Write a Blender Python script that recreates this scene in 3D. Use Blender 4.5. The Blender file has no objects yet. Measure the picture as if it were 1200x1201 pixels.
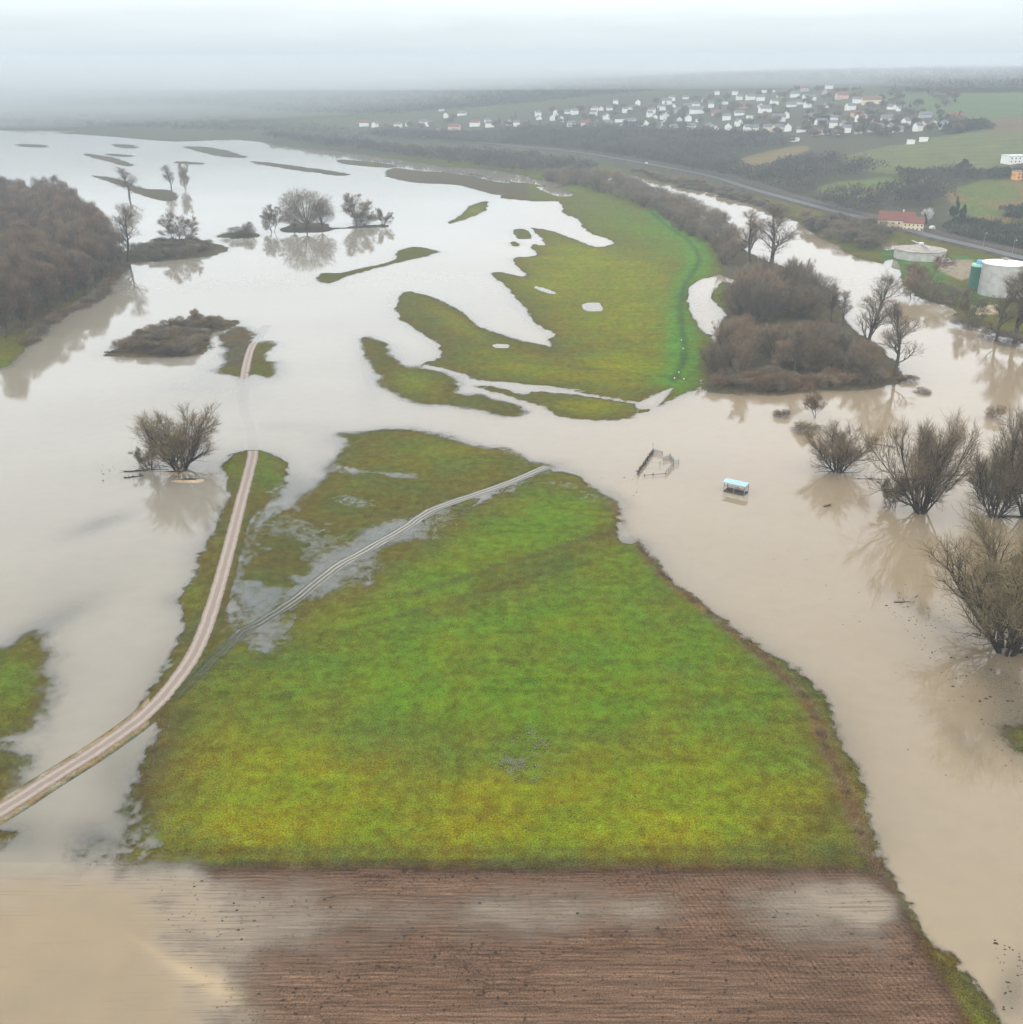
import bpy, math, random
import numpy as np
from mathutils import Vector

# ------------------------------------------------------------------ basics
R = math.radians
F, CX, CY, PITCH, HC = 1203.0, 600.0, 600.5, R(23.4), 100.0
sc = bpy.context.scene
COL = sc.collection
rnd = random.Random(11)
CP, SP = math.cos(PITCH), math.sin(PITCH)

def link(o, parent=None):
    COL.objects.link(o)
    if parent is not None: o.parent = parent
    return o
def tag(o, label=None, cat=None, group=None, kind=None):
    if label: o['label'] = label
    if cat: o['category'] = cat
    if group: o['group'] = group
    if kind: o['kind'] = kind
    return o
def empty(name, loc, rz=0.0, scale=(1, 1, 1)):
    o = bpy.data.objects.new(name, None)
    o.location = loc; o.rotation_euler = (0, 0, rz); o.scale = scale
    o.empty_display_size = 0.5
    return link(o)

# ------------------------------------------------------------------ noise (numpy value noise)
def vnoise(x, y, scale, seed=0, octaves=3):
    out = np.zeros_like(x, dtype=np.float64); amp = 1.0; tot = 0.0
    for o in range(octaves):
        xs = x / scale * (2 ** o) + 137.3 * o + seed * 17.1; ys = y / scale * (2 ** o) + 71.7 * o - seed * 9.3
        xi = np.floor(xs).astype(np.int64); yi = np.floor(ys).astype(np.int64)
        fx = xs - xi; fy = ys - yi
        fx = fx * fx * (3 - 2 * fx); fy = fy * fy * (3 - 2 * fy)
        def h(a, b):
            n = (a * 374761393 + b * 668265263 + (seed + o * 31) * 1442695041) & 0x7fffffff
            n = ((n ^ (n >> 13)) * 1274126177) & 0x7fffffff
            return ((n ^ (n >> 16)) & 0xffff) / 65535.0
        v = (h(xi, yi) * (1 - fx) + h(xi + 1, yi) * fx) * (1 - fy) + (h(xi, yi + 1) * (1 - fx) + h(xi + 1, yi + 1) * fx) * fy
        out += v * amp; tot += amp; amp *= 0.5
    return out / tot
def sstep(a, b, x):
    t = np.clip((x - a) / (b - a), 0, 1)
    return t * t * (3 - 2 * t)

# ------------------------------------------------------------------ where a sight line meets the flat valley
def flat(u, v):
    dx = (u - CX) / F; dyc = -(v - CY) / F
    # ray = dx*right + dyc*up + forward ; forward=(0,CP,-SP), up=(0,SP,CP)
    ry = CP + dyc * SP; rz = -SP + dyc * CP
    k = -HC / rz
    return (dx * k, ry * k)
def world_px(x, y, z=0.0):
    yy = y; zz = z - HC
    d = yy * CP - zz * SP
    return CX + F * x / d, CY - F * (yy * SP + zz * CP) / d, d
def poly_flat(pts): return [flat(*p) for p in pts]
def smooth_poly(pts, n=3):
    P = np.array(pts, float); out = []; m = len(P)
    for i in range(m):
        p0, p1, p2, p3 = P[i - 1], P[i], P[(i + 1) % m], P[(i + 2) % m]
        for k in range(n):
            t = k / n
            out.append(0.5 * ((2 * p1) + (p2 - p0) * t + (2 * p0 - 5 * p1 + 4 * p2 - p3) * t * t + (3 * p1 - p0 - 3 * p2 + p3) * t ** 3))
    return np.array(out)
def smooth_line(pts, n=8):
    P = np.array(pts, float); P = np.vstack([2 * P[0] - P[1], P, 2 * P[-1] - P[-2]]); out = []
    for i in range(1, len(P) - 2):
        p0, p1, p2, p3 = P[i - 1], P[i], P[i + 1], P[i + 2]
        for k in range(n):
            t = k / n
            out.append(0.5 * ((2 * p1) + (p2 - p0) * t + (2 * p0 - 5 * p1 + 4 * p2 - p3) * t * t + (3 * p1 - p0 - 3 * p2 + p3) * t ** 3))
    out.append(P[-2])
    return np.array(out)
def sdist(X, Y, poly, pad):
    """signed distance, positive inside; -pad outside the padded bounding box"""
    P = np.asarray(poly, float)
    out = np.full(X.shape, -float(pad))
    m = (X > P[:, 0].min() - pad) & (X < P[:, 0].max() + pad) & (Y > P[:, 1].min() - pad) & (Y < P[:, 1].max() + pad)
    if not m.any(): return out
    x = X[m]; y = Y[m]
    d2 = np.full(x.shape, 1e18); ins = np.zeros(x.shape, bool)
    for i in range(len(P)):
        ax, ay = P[i]; bx, by = P[(i + 1) % len(P)]
        ex, ey = bx - ax, by - ay; L = ex * ex + ey * ey
        if L < 1e-12: continue
        t = np.clip(((x - ax) * ex + (y - ay) * ey) / L, 0, 1)
        qx = x - ax - t * ex; qy = y - ay - t * ey
        d2 = np.minimum(d2, qx * qx + qy * qy)
        if ay != by:
            c = ((ay > y) != (by > y)) & (x < ex * (y - ay) / (by - ay) + ax)
            ins ^= c
    d = np.sqrt(d2)
    out[m] = np.maximum(np.where(ins, d, -d), -pad)
    return out
def ldist(X, Y, line):
    d2 = np.full(X.shape, 1e18)
    for i in range(len(line) - 1):
        ax, ay = line[i]; bx, by = line[i + 1]; ex, ey = bx - ax, by - ay; L = ex * ex + ey * ey + 1e-12
        t = np.clip(((X - ax) * ex + (Y - ay) * ey) / L, 0, 1)
        d2 = np.minimum(d2, (X - ax - t * ex) ** 2 + (Y - ay - t * ey) ** 2)
    return np.sqrt(d2)

# ------------------------------------------------------------------ valley side
HILL = [(430, -400), (400, 100), (372, 330), (296, 604), (214, 891), (60, 1330), (-60, 1620), (-460, 2050), (-1500, 2500), (-6000, 3100),
        (-14000, 3300), (-14000, 9500), (14000, 9500), (14000, -400)]
def hill_z(X, Y):
    X = np.asarray(X, float); Y = np.asarray(Y, float)
    t = sdist(X, Y, HILL, 50)
    s = 0.05 + 0.042 * sstep(-500, 250, X)
    h = s * np.maximum(0, t - 25) ** 1.0
    h = 95 * (1 - np.exp(-(h / 95) - 0.55 * (h / 95) ** 2))
    h = h + (vnoise(X, Y, 260, 5, 2) - 0.5) * 9 * np.clip(h / 30, 0, 1) * (1 - .8 * np.clip((h - 70) / 25, 0, 1))
    return h

# ------------------------------------------------------------------ outlines of land (photo positions projected to the valley floor)
LAND = [
 # (points, soft width m)
 # main meadow with the strip by the track
 ([(95, 1016), (93, 990), (118, 980), (142, 985), (143, 960), (154, 922), (172, 881), (188, 851), (170, 832), (165, 828), (180, 800), (200, 770), (217, 747), (222, 723), (213, 703),
   (227, 680), (230, 650), (247, 627), (263, 597), (273, 573), (257, 553), (267, 537), (287, 530), (305, 530), (327, 537), (339, 557), (333, 577), (310, 597),
   (297, 613), (284, 653), (275, 693), (268, 722), (283, 742), (312, 757), (330, 735), (374, 697), (426, 692), (440, 656), (490, 631), (478, 622), (560, 590), (642, 550), (648, 552),
   (674, 557), (690, 569), (719, 589), (730, 612), (724, 630), (751, 637), (783, 676), (829, 711), (875, 747), (920, 779), (962, 816), (980, 853), (1003, 903),
   (1017, 953), (1035, 1004), (1050, 1040), (1067, 1073), (1102, 1118), (1137, 1150), (1167, 1195), (1190, 1240), (1230, 1320), (1100, 1360), (-60, 1360), (-300, 1360), (-300, 1030), (60, 1030)], 1.0),
 # upper lobe
 ([(400, 512), (430, 506), (460, 502), (512, 509), (569, 525), (625, 541), (645, 548), (587, 571), (512, 598), (470, 616), (422, 628), (389, 621), (344, 604), (366, 570), (389, 551), (381, 546), (402, 532)], 3.2),
 ([(297, 632), (340, 632), (353, 660), (328, 681), (304, 672)], 2.5),
 ([(300, 598), (345, 596), (390, 612), (470, 608), (520, 588), (565, 586), (490, 642), (440, 668), (424, 702), (372, 708), (330, 748), (318, 768), (294, 752), (272, 724), (280, 650)], 1.2),
 # island carrying the far end of the track
 ([(281, 382), (263, 390), (259, 407), (267, 423), (258, 436), (277, 438), (285, 445), (297, 440), (320, 443), (327, 427), (311, 420), (323, 402), (293, 400), (300, 392)], 3.0),
 # big far meadow
 ([(470, 343), (500, 347), (533, 360), (547, 370), (560, 383), (587, 393), (613, 400), (640, 405), (650, 412), (645, 400), (650, 392), (630, 380), (613, 360), (597, 340),
   (577, 322), (587, 319), (617, 325), (608, 313), (602, 302), (630, 300), (623, 287), (640, 287), (627, 272), (623, 267), (650, 272), (680, 283), (700, 290), (717, 286), (713, 280),
   (690, 272), (677, 257), (660, 250), (657, 237), (630, 236), (613, 235), (587, 232), (600, 226), (640, 222), (690, 214), (730, 222), (771, 240), (810, 262), (850, 285), (872, 305), (868, 330),
   (845, 322), (833, 326), (815, 335), (809, 345), (809, 357), (815, 372), (826, 388), (838, 395), (830, 420), (822, 452), (800, 464), (772, 476), (784, 458), (748, 472), (717, 467), (683, 461),
   (640, 455), (600, 449), (560, 446), (533, 436), (510, 430), (497, 427), (518, 418), (510, 400), (487, 387), (468, 370)], 1.2),
 ([(556, 453), (587, 454), (613, 462), (633, 459), (683, 464), (733, 471), (750, 478), (733, 490), (693, 493), (660, 488), (630, 475), (587, 463)], 1.2),
 ([(423, 397), (440, 397), (457, 410), (467, 427), (487, 430), (517, 435), (540, 445), (540, 460), (560, 463), (600, 473), (612, 483), (593, 488), (547, 478), (527, 475), (500, 475), (477, 467), (453, 453), (437, 430)], 2.6),
 ([(602, 270), (612, 268), (620, 271), (624, 279), (609, 280)], 1.0),
 ([(597, 285), (606, 283), (611, 288), (600, 289)], 1.0),
 ([(748, 479), (757, 476), (762, 481), (750, 485)], .6),
 # spits
 ([(527, 262), (540, 252), (550, 242), (572, 235), (568, 247), (550, 256)], 1.5),
 ([(465, 296), (480, 290), (500, 291), (515, 296), (495, 302), (475, 306), (460, 310), (432, 317), (400, 327), (385, 333), (375, 328), (378, 320), (400, 320), (430, 313), (462, 306)], 1.5),
 ([(452, 205), (462, 197), (500, 201), (550, 203), (575, 209), (607, 214), (640, 218), (625, 226), (585, 229), (560, 223), (535, 217), (495, 215), (467, 211)], 3),
 ([(300, 189), (350, 195), (405, 203), (398, 206), (350, 200), (300, 192)], 4),
 ([(400, 187), (460, 193), (455, 197), (402, 192)], 3),
 ([(215, 172), (250, 173), (290, 184), (262, 184), (235, 178)], 5),
 ([(22, 169), (50, 170), (55, 173), (25, 172)], 6), ([(132, 169), (155, 170), (160, 174), (140, 173)], 6),
 ([(100, 180), (130, 184), (155, 192), (150, 195), (125, 189), (102, 183)], 4), ([(125, 180), (155, 182), (152, 184), (128, 183)], 4),
 ([(105, 206), (130, 208), (150, 214), (170, 221), (200, 223), (208, 232), (190, 236), (165, 228), (140, 217)], 3),
 ([(205, 189), (238, 191), (236, 193), (210, 192)], 4),
 # islets under trees
 ([(158, 290), (190, 283), (225, 280), (262, 288), (266, 295), (240, 301), (190, 306), (152, 308), (140, 300)], 1.5),
 ([(330, 268), (350, 262), (385, 262), (392, 267), (450, 263), (452, 267), (400, 268), (380, 272), (340, 273)], 1.5),
 ([(256, 276), (275, 272), (302, 274), (300, 279), (262, 279)], 1.5),
 ([(128, 414), (150, 400), (175, 392), (190, 380), (240, 376), (278, 376), (270, 386), (246, 392), (244, 412), (215, 418), (170, 419), (140, 418)], 1.5),
 # left edge
 ([(-80, 425), (0, 432), (18, 420), (40, 398), (50, 382), (90, 352), (120, 330), (150, 316), (150, 300), (130, 285), (100, 264), (60, 236), (-10, 226), (-500, 220), (-700, 330), (-300, 420)], 1.2),
 ([(-60, 770), (8, 762), (30, 750), (48, 765), (50, 805), (38, 842), (26, 860), (-60, 862)], 3.2),
 ([(-60, 872), (18, 874), (20, 905), (14, 935), (-60, 955)], 2.0), ([(-60, 972), (10, 974), (4, 990), (-60, 1000)], 1.0),
 # far shore
 ([(-900, 150), (0, 153), (70, 156), (140, 161), (205, 166), (280, 164), (340, 172), (400, 178), (470, 188), (530, 196), (590, 200), (640, 212), (690, 214), (730, 205), (700, 192), (640, 182), (570, 170), (400, 150), (200, 135), (0, 128), (-900, 122)], 6),
 # tree belt and thickets on the river bank
 ([(690, 212), (730, 218), (771, 236), (810, 252), (845, 272), (872, 292), (905, 308), (960, 330), (985, 352), (992, 378), (1030, 405), (1062, 440), (1050, 450), (1000, 458), (960, 458), (900, 463), (850, 461), (824, 455), (824, 425), (840, 398), (846, 380), (850, 366), (838, 355), (836, 342), (848, 330), (868, 320)], 1.0),
 ([(1182, 858), (1230, 850), (1260, 880), (1215, 885), (1192, 872)], 1.4),
 # far side of the river
 ([(640, 180), (700, 192), (735, 201), (779, 213), (825, 224), (875, 236), (925, 256), (942, 265), (965, 280), (987, 291), (1003, 301), (1032, 309), (1050, 322), (1062, 338), (1085, 351), (1117, 361), (1123, 374), (1140, 382), (1158, 385), (1200, 404), (1300, 440), (1700, 560), (2600, 500), (2600, 240), (1500, 200), (1000, 170), (640, 160)], 1.5),
]
POND = [
 ([(683, 357), (703, 355), (706, 364), (690, 365)], .8), ([(630, 336), (652, 343), (648, 345), (630, 339)], .8), ([(577, 404), (595, 404), (598, 408), (582, 408)], .8),
 ([(724, 631), (735, 629), (748, 634), (738, 638)], .6), ([(630, 219), (668, 223), (672, 229), (655, 230), (640, 225)], 2.5),
 ([(810, 336), (824, 327), (838, 328), (841, 334), (834, 341), (832, 352), (839, 362), (846, 368), (842, 376), (832, 390), (826, 388), (815, 372), (809, 357), (808, 345)], .7),
 ([(748, 473), (784, 456), (788, 458), (772, 476), (752, 480)], .8), ([(686, 459), (600, 452), (640, 452)], 1.0),
 ([(930, 416), (945, 411), (948, 418), (938, 432), (928, 430)], 1.5), ([(860, 420), (868, 420), (868, 432), (860, 432)], 1.0),
 ([(1034, 285), (1050, 284), (1053, 291), (1036, 293)], 1.5), ([(1040, 306), (1052, 306), (1058, 322), (1048, 326), (1036, 312)], 1.5),
 ([(95, 962), (142, 955), (142, 985), (112, 982), (90, 990)], 1.5),
 ([(520, 199), (545, 203), (550, 206), (525, 202)], 3), ([(552, 205), (590, 212), (598, 215), (575, 212)], 2),
]
# soft films of water over grass and soil: points, soft width, strength
WET = [
 ([(300, 612), (345, 603), (389, 621), (430, 628), (470, 614), (520, 592), (640, 548), (646, 552), (560, 590), (490, 630), (440, 660), (424, 690), (372, 700), (330, 738), (318, 757), (300, 752), (270, 722), (280, 650)], 2.5, .60),
 ([(268, 690), (300, 672), (335, 690), (325, 752), (302, 752), (280, 735)], 1.6, .79), ([(330, 690), (380, 645), (470, 606), (500, 618), (470, 640), (430, 664), (360, 705)], 1.5, .79), ([(284, 640), (300, 606), (340, 560), (366, 572), (330, 600), (300, 640), (290, 700), (272, 700)], 1.5, .79),
 ([(388, 543), (430, 550), (480, 555), (478, 559), (430, 556), (386, 551)], 1.0, .75), ([(400, 578), (430, 588), (425, 594), (398, 590)], 1.5, .55),
 ([(640, 562), (700, 575), (722, 590), (700, 594), (650, 575), (625, 570)], 2.0, .46),
 ([(612, 850), (650, 836), (655, 905), (618, 905)], 4.0, .62), ([(270, 838), (320, 845), (315, 852), (275, 848)], 2, .4),
 # flooded part of the ploughed field
 ([(-400, 1019), (60, 1019), (175, 1024), (225, 1040), (262, 1060), (250, 1085), (215, 1105), (225, 1128), (270, 1160), (330, 1215), (360, 1300), (-400, 1340)], 5.5, .98),
 ([(-400, 1019), (60, 1019), (215, 1027), (330, 1048), (520, 1060), (600, 1075), (500, 1092), (400, 1100), (345, 1125), (300, 1155), (260, 1190), (360, 1300), (-400, 1340)], 7, .62),
 ([(500, 1058), (760, 1050), (900, 1040), (1010, 1034), (1046, 1048), (1056, 1080), (1020, 1098), (960, 1085), (860, 1082), (700, 1088), (520, 1092)], 4.5, .60),
 ([(940, 1040), (1015, 1034), (1042, 1046), (1054, 1078), (1015, 1092), (960, 1070)], 2.5, .68),
 ([(0, 940), (60, 930), (140, 960), (140, 1010), (0, 1016)], 4, .85),
]
TRACK = [(-60, 985), (0, 953), (60, 915), (120, 877), (170, 840), (205, 802), (232, 760), (252, 705), (270, 640), (284, 585), (292, 555), (297, 530), (294, 503), (286, 480), (285, 455), (289, 430), (296, 407), (312, 383)]
RUT = [(642, 547), (587, 570), (512, 596), (475, 619), (430, 645), (392, 667), (344, 705), (300, 733), (284, 741), (255, 770), (225, 800), (205, 820)]
DYKE = [(763, 250), (785, 268), (806, 283), (818, 298), (818, 312), (804, 335), (798, 360), (800, 385), (803, 410), (800, 430), (788, 450)]

# ------------------------------------------------------------------ the ground grid
def rows():
    ys = [15, 30, 45, 58, 68, 76]; y = 76.0
    while y < 3300:
        dv = F * (1 + ((y * SP - HC * CP) / (y * CP + HC * SP)) ** 2) * HC / (y * y + HC * HC)
        y += min(1.5 / dv, 7.0 if y < 2600 else 14.0); ys.append(y)
    while y < 9000:
        y *= 1.06; ys.append(y)
    return np.array(ys)
YS = rows()
ss = list((np.arange(-50, 1251, 2.0) - CX) / F)
lo = ss[0]; step = 0.01; left = []
while lo > -1.6:
    lo -= step; step *= 1.12; left.append(lo)
hi = ss[-1]; step = 0.01; right = []
while hi < 1.6:
    hi += step; step *= 1.12; right.append(hi)
SS = np.array(left[::-1] + ss + right)
NY, NX = len(YS), len(SS)
D = YS * CP + HC * SP
GX = (D[:, None] * SS[None, :]); GY = np.repeat(YS[:, None], NX, 1)
U = CX + F * GX / D[:, None]; V = np.repeat((CY - F * (YS * SP - HC * CP) / D)[:, None], NX, 1)
near = (GY < 3400)

jit = (vnoise(GX, GY, 9, 1, 4) - 0.5)
jit2 = (vnoise(GX, GY, 2.2, 2, 3) - 0.5)
jit3 = (vnoise(GX, GY, .8, 4, 2) - 0.5)
px = D[:, None] / F     # metres per pixel
W = np.ones_like(GX)
best = np.full(GX.shape, -60.0)
for pts, w in LAND:
    w = w * 1.4
    P = smooth_poly(poly_flat(pts), 3)
    d = sdist(GX, GY, P, 40)
    best = np.maximum(best, d)
    dd = d + jit * (1.8 + 1.3 * w) + jit2 * 1.7 * min(w, 2) + jit3 * 1.2
    W = np.minimum(W, np.clip(0.5 - 0.5 * dd / w, 0, 1))
HD = sdist(GX, GY, HILL, 60)
W = np.where(HD > -20, 0.0, W)
W = np.where(GY > 2700, 0.0, W)
for pts, w in POND:
    d = sdist(GX, GY, smooth_poly(poly_flat(pts), 3), 30) + jit * 2 + jit2
    W = np.maximum(W, np.clip(0.5 + 0.5 * d / w, 0, 1))
wetclear = np.zeros_like(GX)
for pts, w, a in WET:
    d = sdist(GX, GY, smooth_poly(poly_flat(pts), 3), 30) + jit * 3 * w
    onfield = min(p[1] for p in pts) > 1000
    if onfield:
        W = np.maximum(W, a * sstep(-w * 1.6, w * 1.6, d))
    else:
        wv_ = 3.4 * w; cov = a * sstep(-wv_, wv_, d + jit * 5)
        mott = (vnoise(GX, GY, 1.0, 61, 3) - .5) * .7 + (vnoise(GX, GY, 7, 62, 2) - .5) * .35
        W = np.maximum(W, np.clip(cov + mott * sstep(.02, .3, cov), 0, 1))
        wetclear = np.maximum(wetclear, sstep(-wv_ - 1, wv_, d) * (a < .8))
d = sdist(GX, GY, smooth_poly(poly_flat([(297, 632), (340, 632), (353, 660), (328, 681), (304, 672)]), 3), 30) + jit * 16 + jit2 * 6
W = np.where(GY < 400, np.minimum(W, np.clip(.5 - .5 * d / 2.0, 0, 1) * .7 + .0 + (d < -1.9) * .3), W)
TL = smooth_line(poly_flat(TRACK), 6); RL = smooth_line(poly_flat(RUT), 6); DL = smooth_line(poly_flat(DYKE), 6)
FIELD = poly_flat([(-500, 1018), (95, 1018), (600, 1021), (1000, 1020), (1034, 1028), (1044, 1047), (1062, 1077), (1092, 1130), (1130, 1195), (1190, 1330), (1000, 1500), (-500, 1500)])
FD = sdist(GX, GY, FIELD, 30)
tmask = near & (GY < 700)
TDm = np.full(GX.shape, 99.0); TDm[tmask] = ldist(GX[tmask], GY[tmask], TL)
RDm = np.full(GX.shape, 99.0); RDm[tmask] = ldist(GX[tmask], GY[tmask], RL)
DDm = np.full(GX.shape, 99.0); m = near & (GY < 900) & (GY > 200); DDm[m] = ldist(GX[m], GY[m], DL)
# the track stands clear of the water south of the ford
above = (V > 528) & (TDm < 3.0)
W = np.where(above, np.minimum(W, sstep(1.7, 3.0, TDm)), W)

# water clarity: 1 = muddy, 0 = clear. blobs (u, v, ru, rv, angle deg, strength)
turb = np.ones_like(GX)
CLEAR = [(240, 455, 70, 20, 0, .5), (300, 440, 30, 20, 0, .5), (330, 500, 60, 7, 0, .35), (410, 515, 40, 9, 0, .5), (115, 615, 45, 9, -18, .75), (60, 730, 70, 14, -28, .85), (25, 800, 45, 30, -40, .8),
         (70, 700, 80, 30, -25, .25), (212, 705, 22, 10, 0, .6), (215, 760, 30, 8, -55, .5), (1090, 722, 70, 9, 30, .6), (1165, 790, 60, 18, 32, .85), (1195, 840, 60, 35, 35, .9), (1190, 1160, 22, 40, 20, .75),
         (1130, 870, 40, 12, 45, .35), (440, 440, 20, 40, 10, .35), (370, 300, 40, 10, 0, .3), (135, 900, 28, 40, 20, .6), (110, 980, 40, 22, 0, .7), (30, 985, 40, 25, 0, .5), (250, 430, 25, 12, 0, .4),
         (690, 600, 30, 20, 0, .45), (735, 640, 22, 8, 0, .5), (590, 250, 60, 10, 0, .2), (390, 560, 30, 30, 0, .3), (345, 590, 22, 60, 20, .35), (520, 430, 60, 20, 0, .25), (700, 455, 100, 8, 0, .3)]
for (cu, cv, ru, rv, an, st) in CLEAR:
    a = R(an); du = U - cu; dv = V - cv
    p = (du * math.cos(a) + dv * math.sin(a)) / ru; q = (-du * math.sin(a) + dv * math.cos(a)) / rv
    g = np.exp(-(p * p + q * q)) * st * (0.55 + 0.9 * vnoise(GX, GY, 14, 8, 4))
    turb *= 1 - np.clip(g * .45, 0, 1) * near
turb *= 1 - 0.42 * np.clip(np.exp(-np.maximum(0, -best) / 3.0), 0, 1) * (0.4 + 0.9 * vnoise(GX, GY, 25, 9, 2)) * (1 - sstep(960, 1060, V))
sub = (V <= 528) & (TDm < 2.2)
turb = np.where(sub, turb * (np.interp(V, [400, 440, 500, 528], [.6, .72, .97, .9]) + 0.2 * sstep(1.2, 2.2, TDm)), turb)
turb *= 1 - .55 * wetclear * (GY < 400)
turb = np.where(FD > -1, 1.0, turb)
turb = np.clip(turb, 0.05, 1)

ZH = hill_z(GX, GY)
Wf = W * (FD > -1)
low = 0.15 - 0.7 * W + (vnoise(GX, GY, .9, 63, 3) - .5) * .42 * sstep(.02, .12, W) * (1 - sstep(.5, .8, W))
low = np.where(W < 0.12, low + np.clip(best - 1, 0, 12) * 0.02, low)
low = np.where(wetclear > .02, np.minimum(low, -.025), low)
low = np.where((FD > -.3) & (Wf > .01), -.06 - .4 * Wf, low)
low += np.where(V <= 528, 0.10, 0) * (1 - sstep(1.5, 2.0, TDm))
low = np.where((V > 528) & (V < 1005), low + (.24 - low) * (1 - sstep(2.3, 3.2, TDm)), low)
low += 0.5 * np.exp(-(DDm / 4.5) ** 2) * (W < .3)
Z = low + ZH * 1.0 + np.where(HD > 10, 0.4 * sstep(10, 40, HD), 0)

# ------------------------------------------------------------------ ground colours (surface colours, plus a sky tint on drowned ground)
def C3(*c): return np.array(c, float)
OLIVE, YEL, GRN, BRN, MOSS = C3(.070, .068, .012), C3(.118, .124, .004), C3(.072, .114, .005), C3(.066, .050, .020), C3(.045, .062, .014)
n1 = vnoise(GX, GY, 16, 21, 4)[..., None]; n2 = vnoise(GX, GY, 3.0, 22, 4)[..., None]; n3 = vnoise(GX * .25, GY, 6, 23, 3)[..., None]
# how green / yellow the turf is, from patches on the ground
dark = np.zeros_like(GX); green = np.zeros_like(GX); yellow = np.zeros_like(GX); olive = np.zeros_like(GX); vivid = np.zeros_like(GX)
def blobs(arr, lst):
    for (cu, cv, ru, rv, an, st) in lst:
        a = R(an); du = U - cu; dv = V - cv
        p = (du * math.cos(a) + dv * math.sin(a)) / ru; q = (-du * math.sin(a) + dv * math.cos(a)) / rv
        arr += np.exp(-(p * p + q * q)) * st
blobs(green, [(720, 640, 150, 50, 20, .9), (760, 770, 190, 90, 10, 1.1), (430, 770, 170, 60, -15, 1.1), (600, 830, 180, 60, 0, .7), (900, 850, 70, 90, 30, .4), (560, 650, 100, 30, -20, .6), (320, 545, 20, 30, 0, .7), (272, 550, 16, 16, 0, .8),
              (20, 800, 30, 50, 0, .9), (770, 275, 60, 20, 30, .8), (700, 260, 60, 20, 10, .4), (700, 590, 60, 20, 10, .6), (1160, 1190, 40, 40, 0, .6), (845, 345, 14, 30, 0, .9), (650, 215, 90, 10, 5, .7), (225, 700, 12, 25, 0, .6), (12, 428, 22, 12, -20, 1.0)])
blobs(yellow, [(710, 350, 80, 50, 0, .5), (650, 300, 60, 30, 0, .4), (500, 960, 420, 60, 0, 1.2), (800, 910, 180, 60, 0, .8), (300, 880, 90, 50, 0, .8), (480, 700, 120, 22, -22, .6), (640, 545, 90, 12, 20, .6), (520, 530, 50, 14, 0, .5), (730, 380, 80, 60, 10, .55), (760, 430, 60, 20, 0, .9), (700, 478, 45, 10, 0, 1.0),
               (480, 450, 30, 12, 10, .7), (600, 430, 80, 14, 10, .7), (540, 380, 40, 10, 30, .6), (760, 320, 50, 25, 0, .5), (640, 330, 60, 15, 0, .4), (1090, 1100, 60, 20, 50, .6), (670, 300, 50, 20, 0, .4), (560, 250, 20, 8, 0, .8)])
blobs(olive, [(640, 665, 190, 14, -24, .9), (750, 410, 60, 16, 20, .4), (160, 930, 28, 90, 20, 1.2), (520, 410, 60, 20, 20, .7), (430, 600, 90, 25, -20, .8), (330, 650, 40, 30, 0, 1.0), (590, 560, 60, 10, -20, .5), (440, 515, 30, 12, 0, .8), (620, 1012, 700, 5, 0, .6),
              (450, 425, 16, 30, -20, .8), (560, 470, 50, 10, 10, .8), (250, 740, 20, 60, 20, .7), (300, 800, 80, 30, -30, .3), (970, 960, 20, 70, 15, .6), (700, 350, 40, 20, 0, .3), (300, 410, 40, 40, 0, .9), (400, 325, 60, 20, 0, .9), (490, 298, 30, 10, 0, .6)])
blobs(vivid, [(820, 300, 14, 60, 0, .4), (800, 420, 14, 50, 0, .7), (812, 450, 14, 20, 0, 1.0)])
vivid += 1.2 * np.exp(-(DDm / 7.0) ** 2)
blobs(dark, [(560, 1013, 500, 4, 0, .8), (158, 935, 20, 95, 18, 1.3), (250, 715, 16, 70, 18, .7), (185, 870, 16, 40, 30, .7), (330, 655, 35, 30, 0, .7)])
edge = np.exp(-np.maximum(0, best) / 5.0)[..., None]
base = OLIVE + 0 * n1
def mixc(a, b, f): return a * (1 - f) + b * f
base = mixc(base, YEL, np.clip(yellow[..., None] * (0.5 + n1) * 1.0, 0, 1))
base = mixc(base, GRN, np.clip(green[..., None] * (0.35 + 1.1 * n1), 0, .95))
base = mixc(base, OLIVE * .9, np.clip(olive[..., None] * (0.4 + n1), 0, .9))
base = mixc(base, C3(.062, .135, .014), np.clip(vivid[..., None] * (.75 + .4 * n2), 0, 1))
base = mixc(base, C3(.048, .044, .014), np.clip(dark[..., None] * (.35 + .8 * n2), 0, .9))
base = mixc(base, BRN, np.clip(edge * (0.2 + 0.9 * n2), 0, .8))
base = mixc(base, BRN * .9, np.clip((n3 - .66) * 2.0, 0, .25))
dykeline = np.exp(-((DDm - .0) / 1.6) ** 2)[..., None]
base = mixc(base, C3(.028, .062, .016), dykeline * .8)
# the brown reed line on the right bank of the meadow
BANK = smooth_line(poly_flat([(719, 589), (732, 612), (751, 640), (783, 679), (829, 716), (873, 753), (915, 790), (948, 825), (966, 870), (985, 910), (1005, 965), (1025, 1012), (1046, 1045)]), 5)
BD = np.full(GX.shape, 99.0); BD[tmask] = ldist(GX[tmask], GY[tmask], BANK)
base = mixc(base, C3(.105, .068, .034), np.clip(np.exp(-(BD / 1.5) ** 2)[..., None] * (.3 + 1.2 * n2), 0, 1))
gravel_verge = ((1 - sstep(1.9, 2.9, TDm + jit2)) * (U < 175))[..., None]
base = mixc(base, C3(.20, .165, .13), gravel_verge * .85)
# wheel marks continuing the rut over the grass
rl = np.exp(-((np.abs(RDm - .9)) / .35) ** 2)[..., None]
base = mixc(base, C3(.028, .045, .012), rl * .7)
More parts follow.
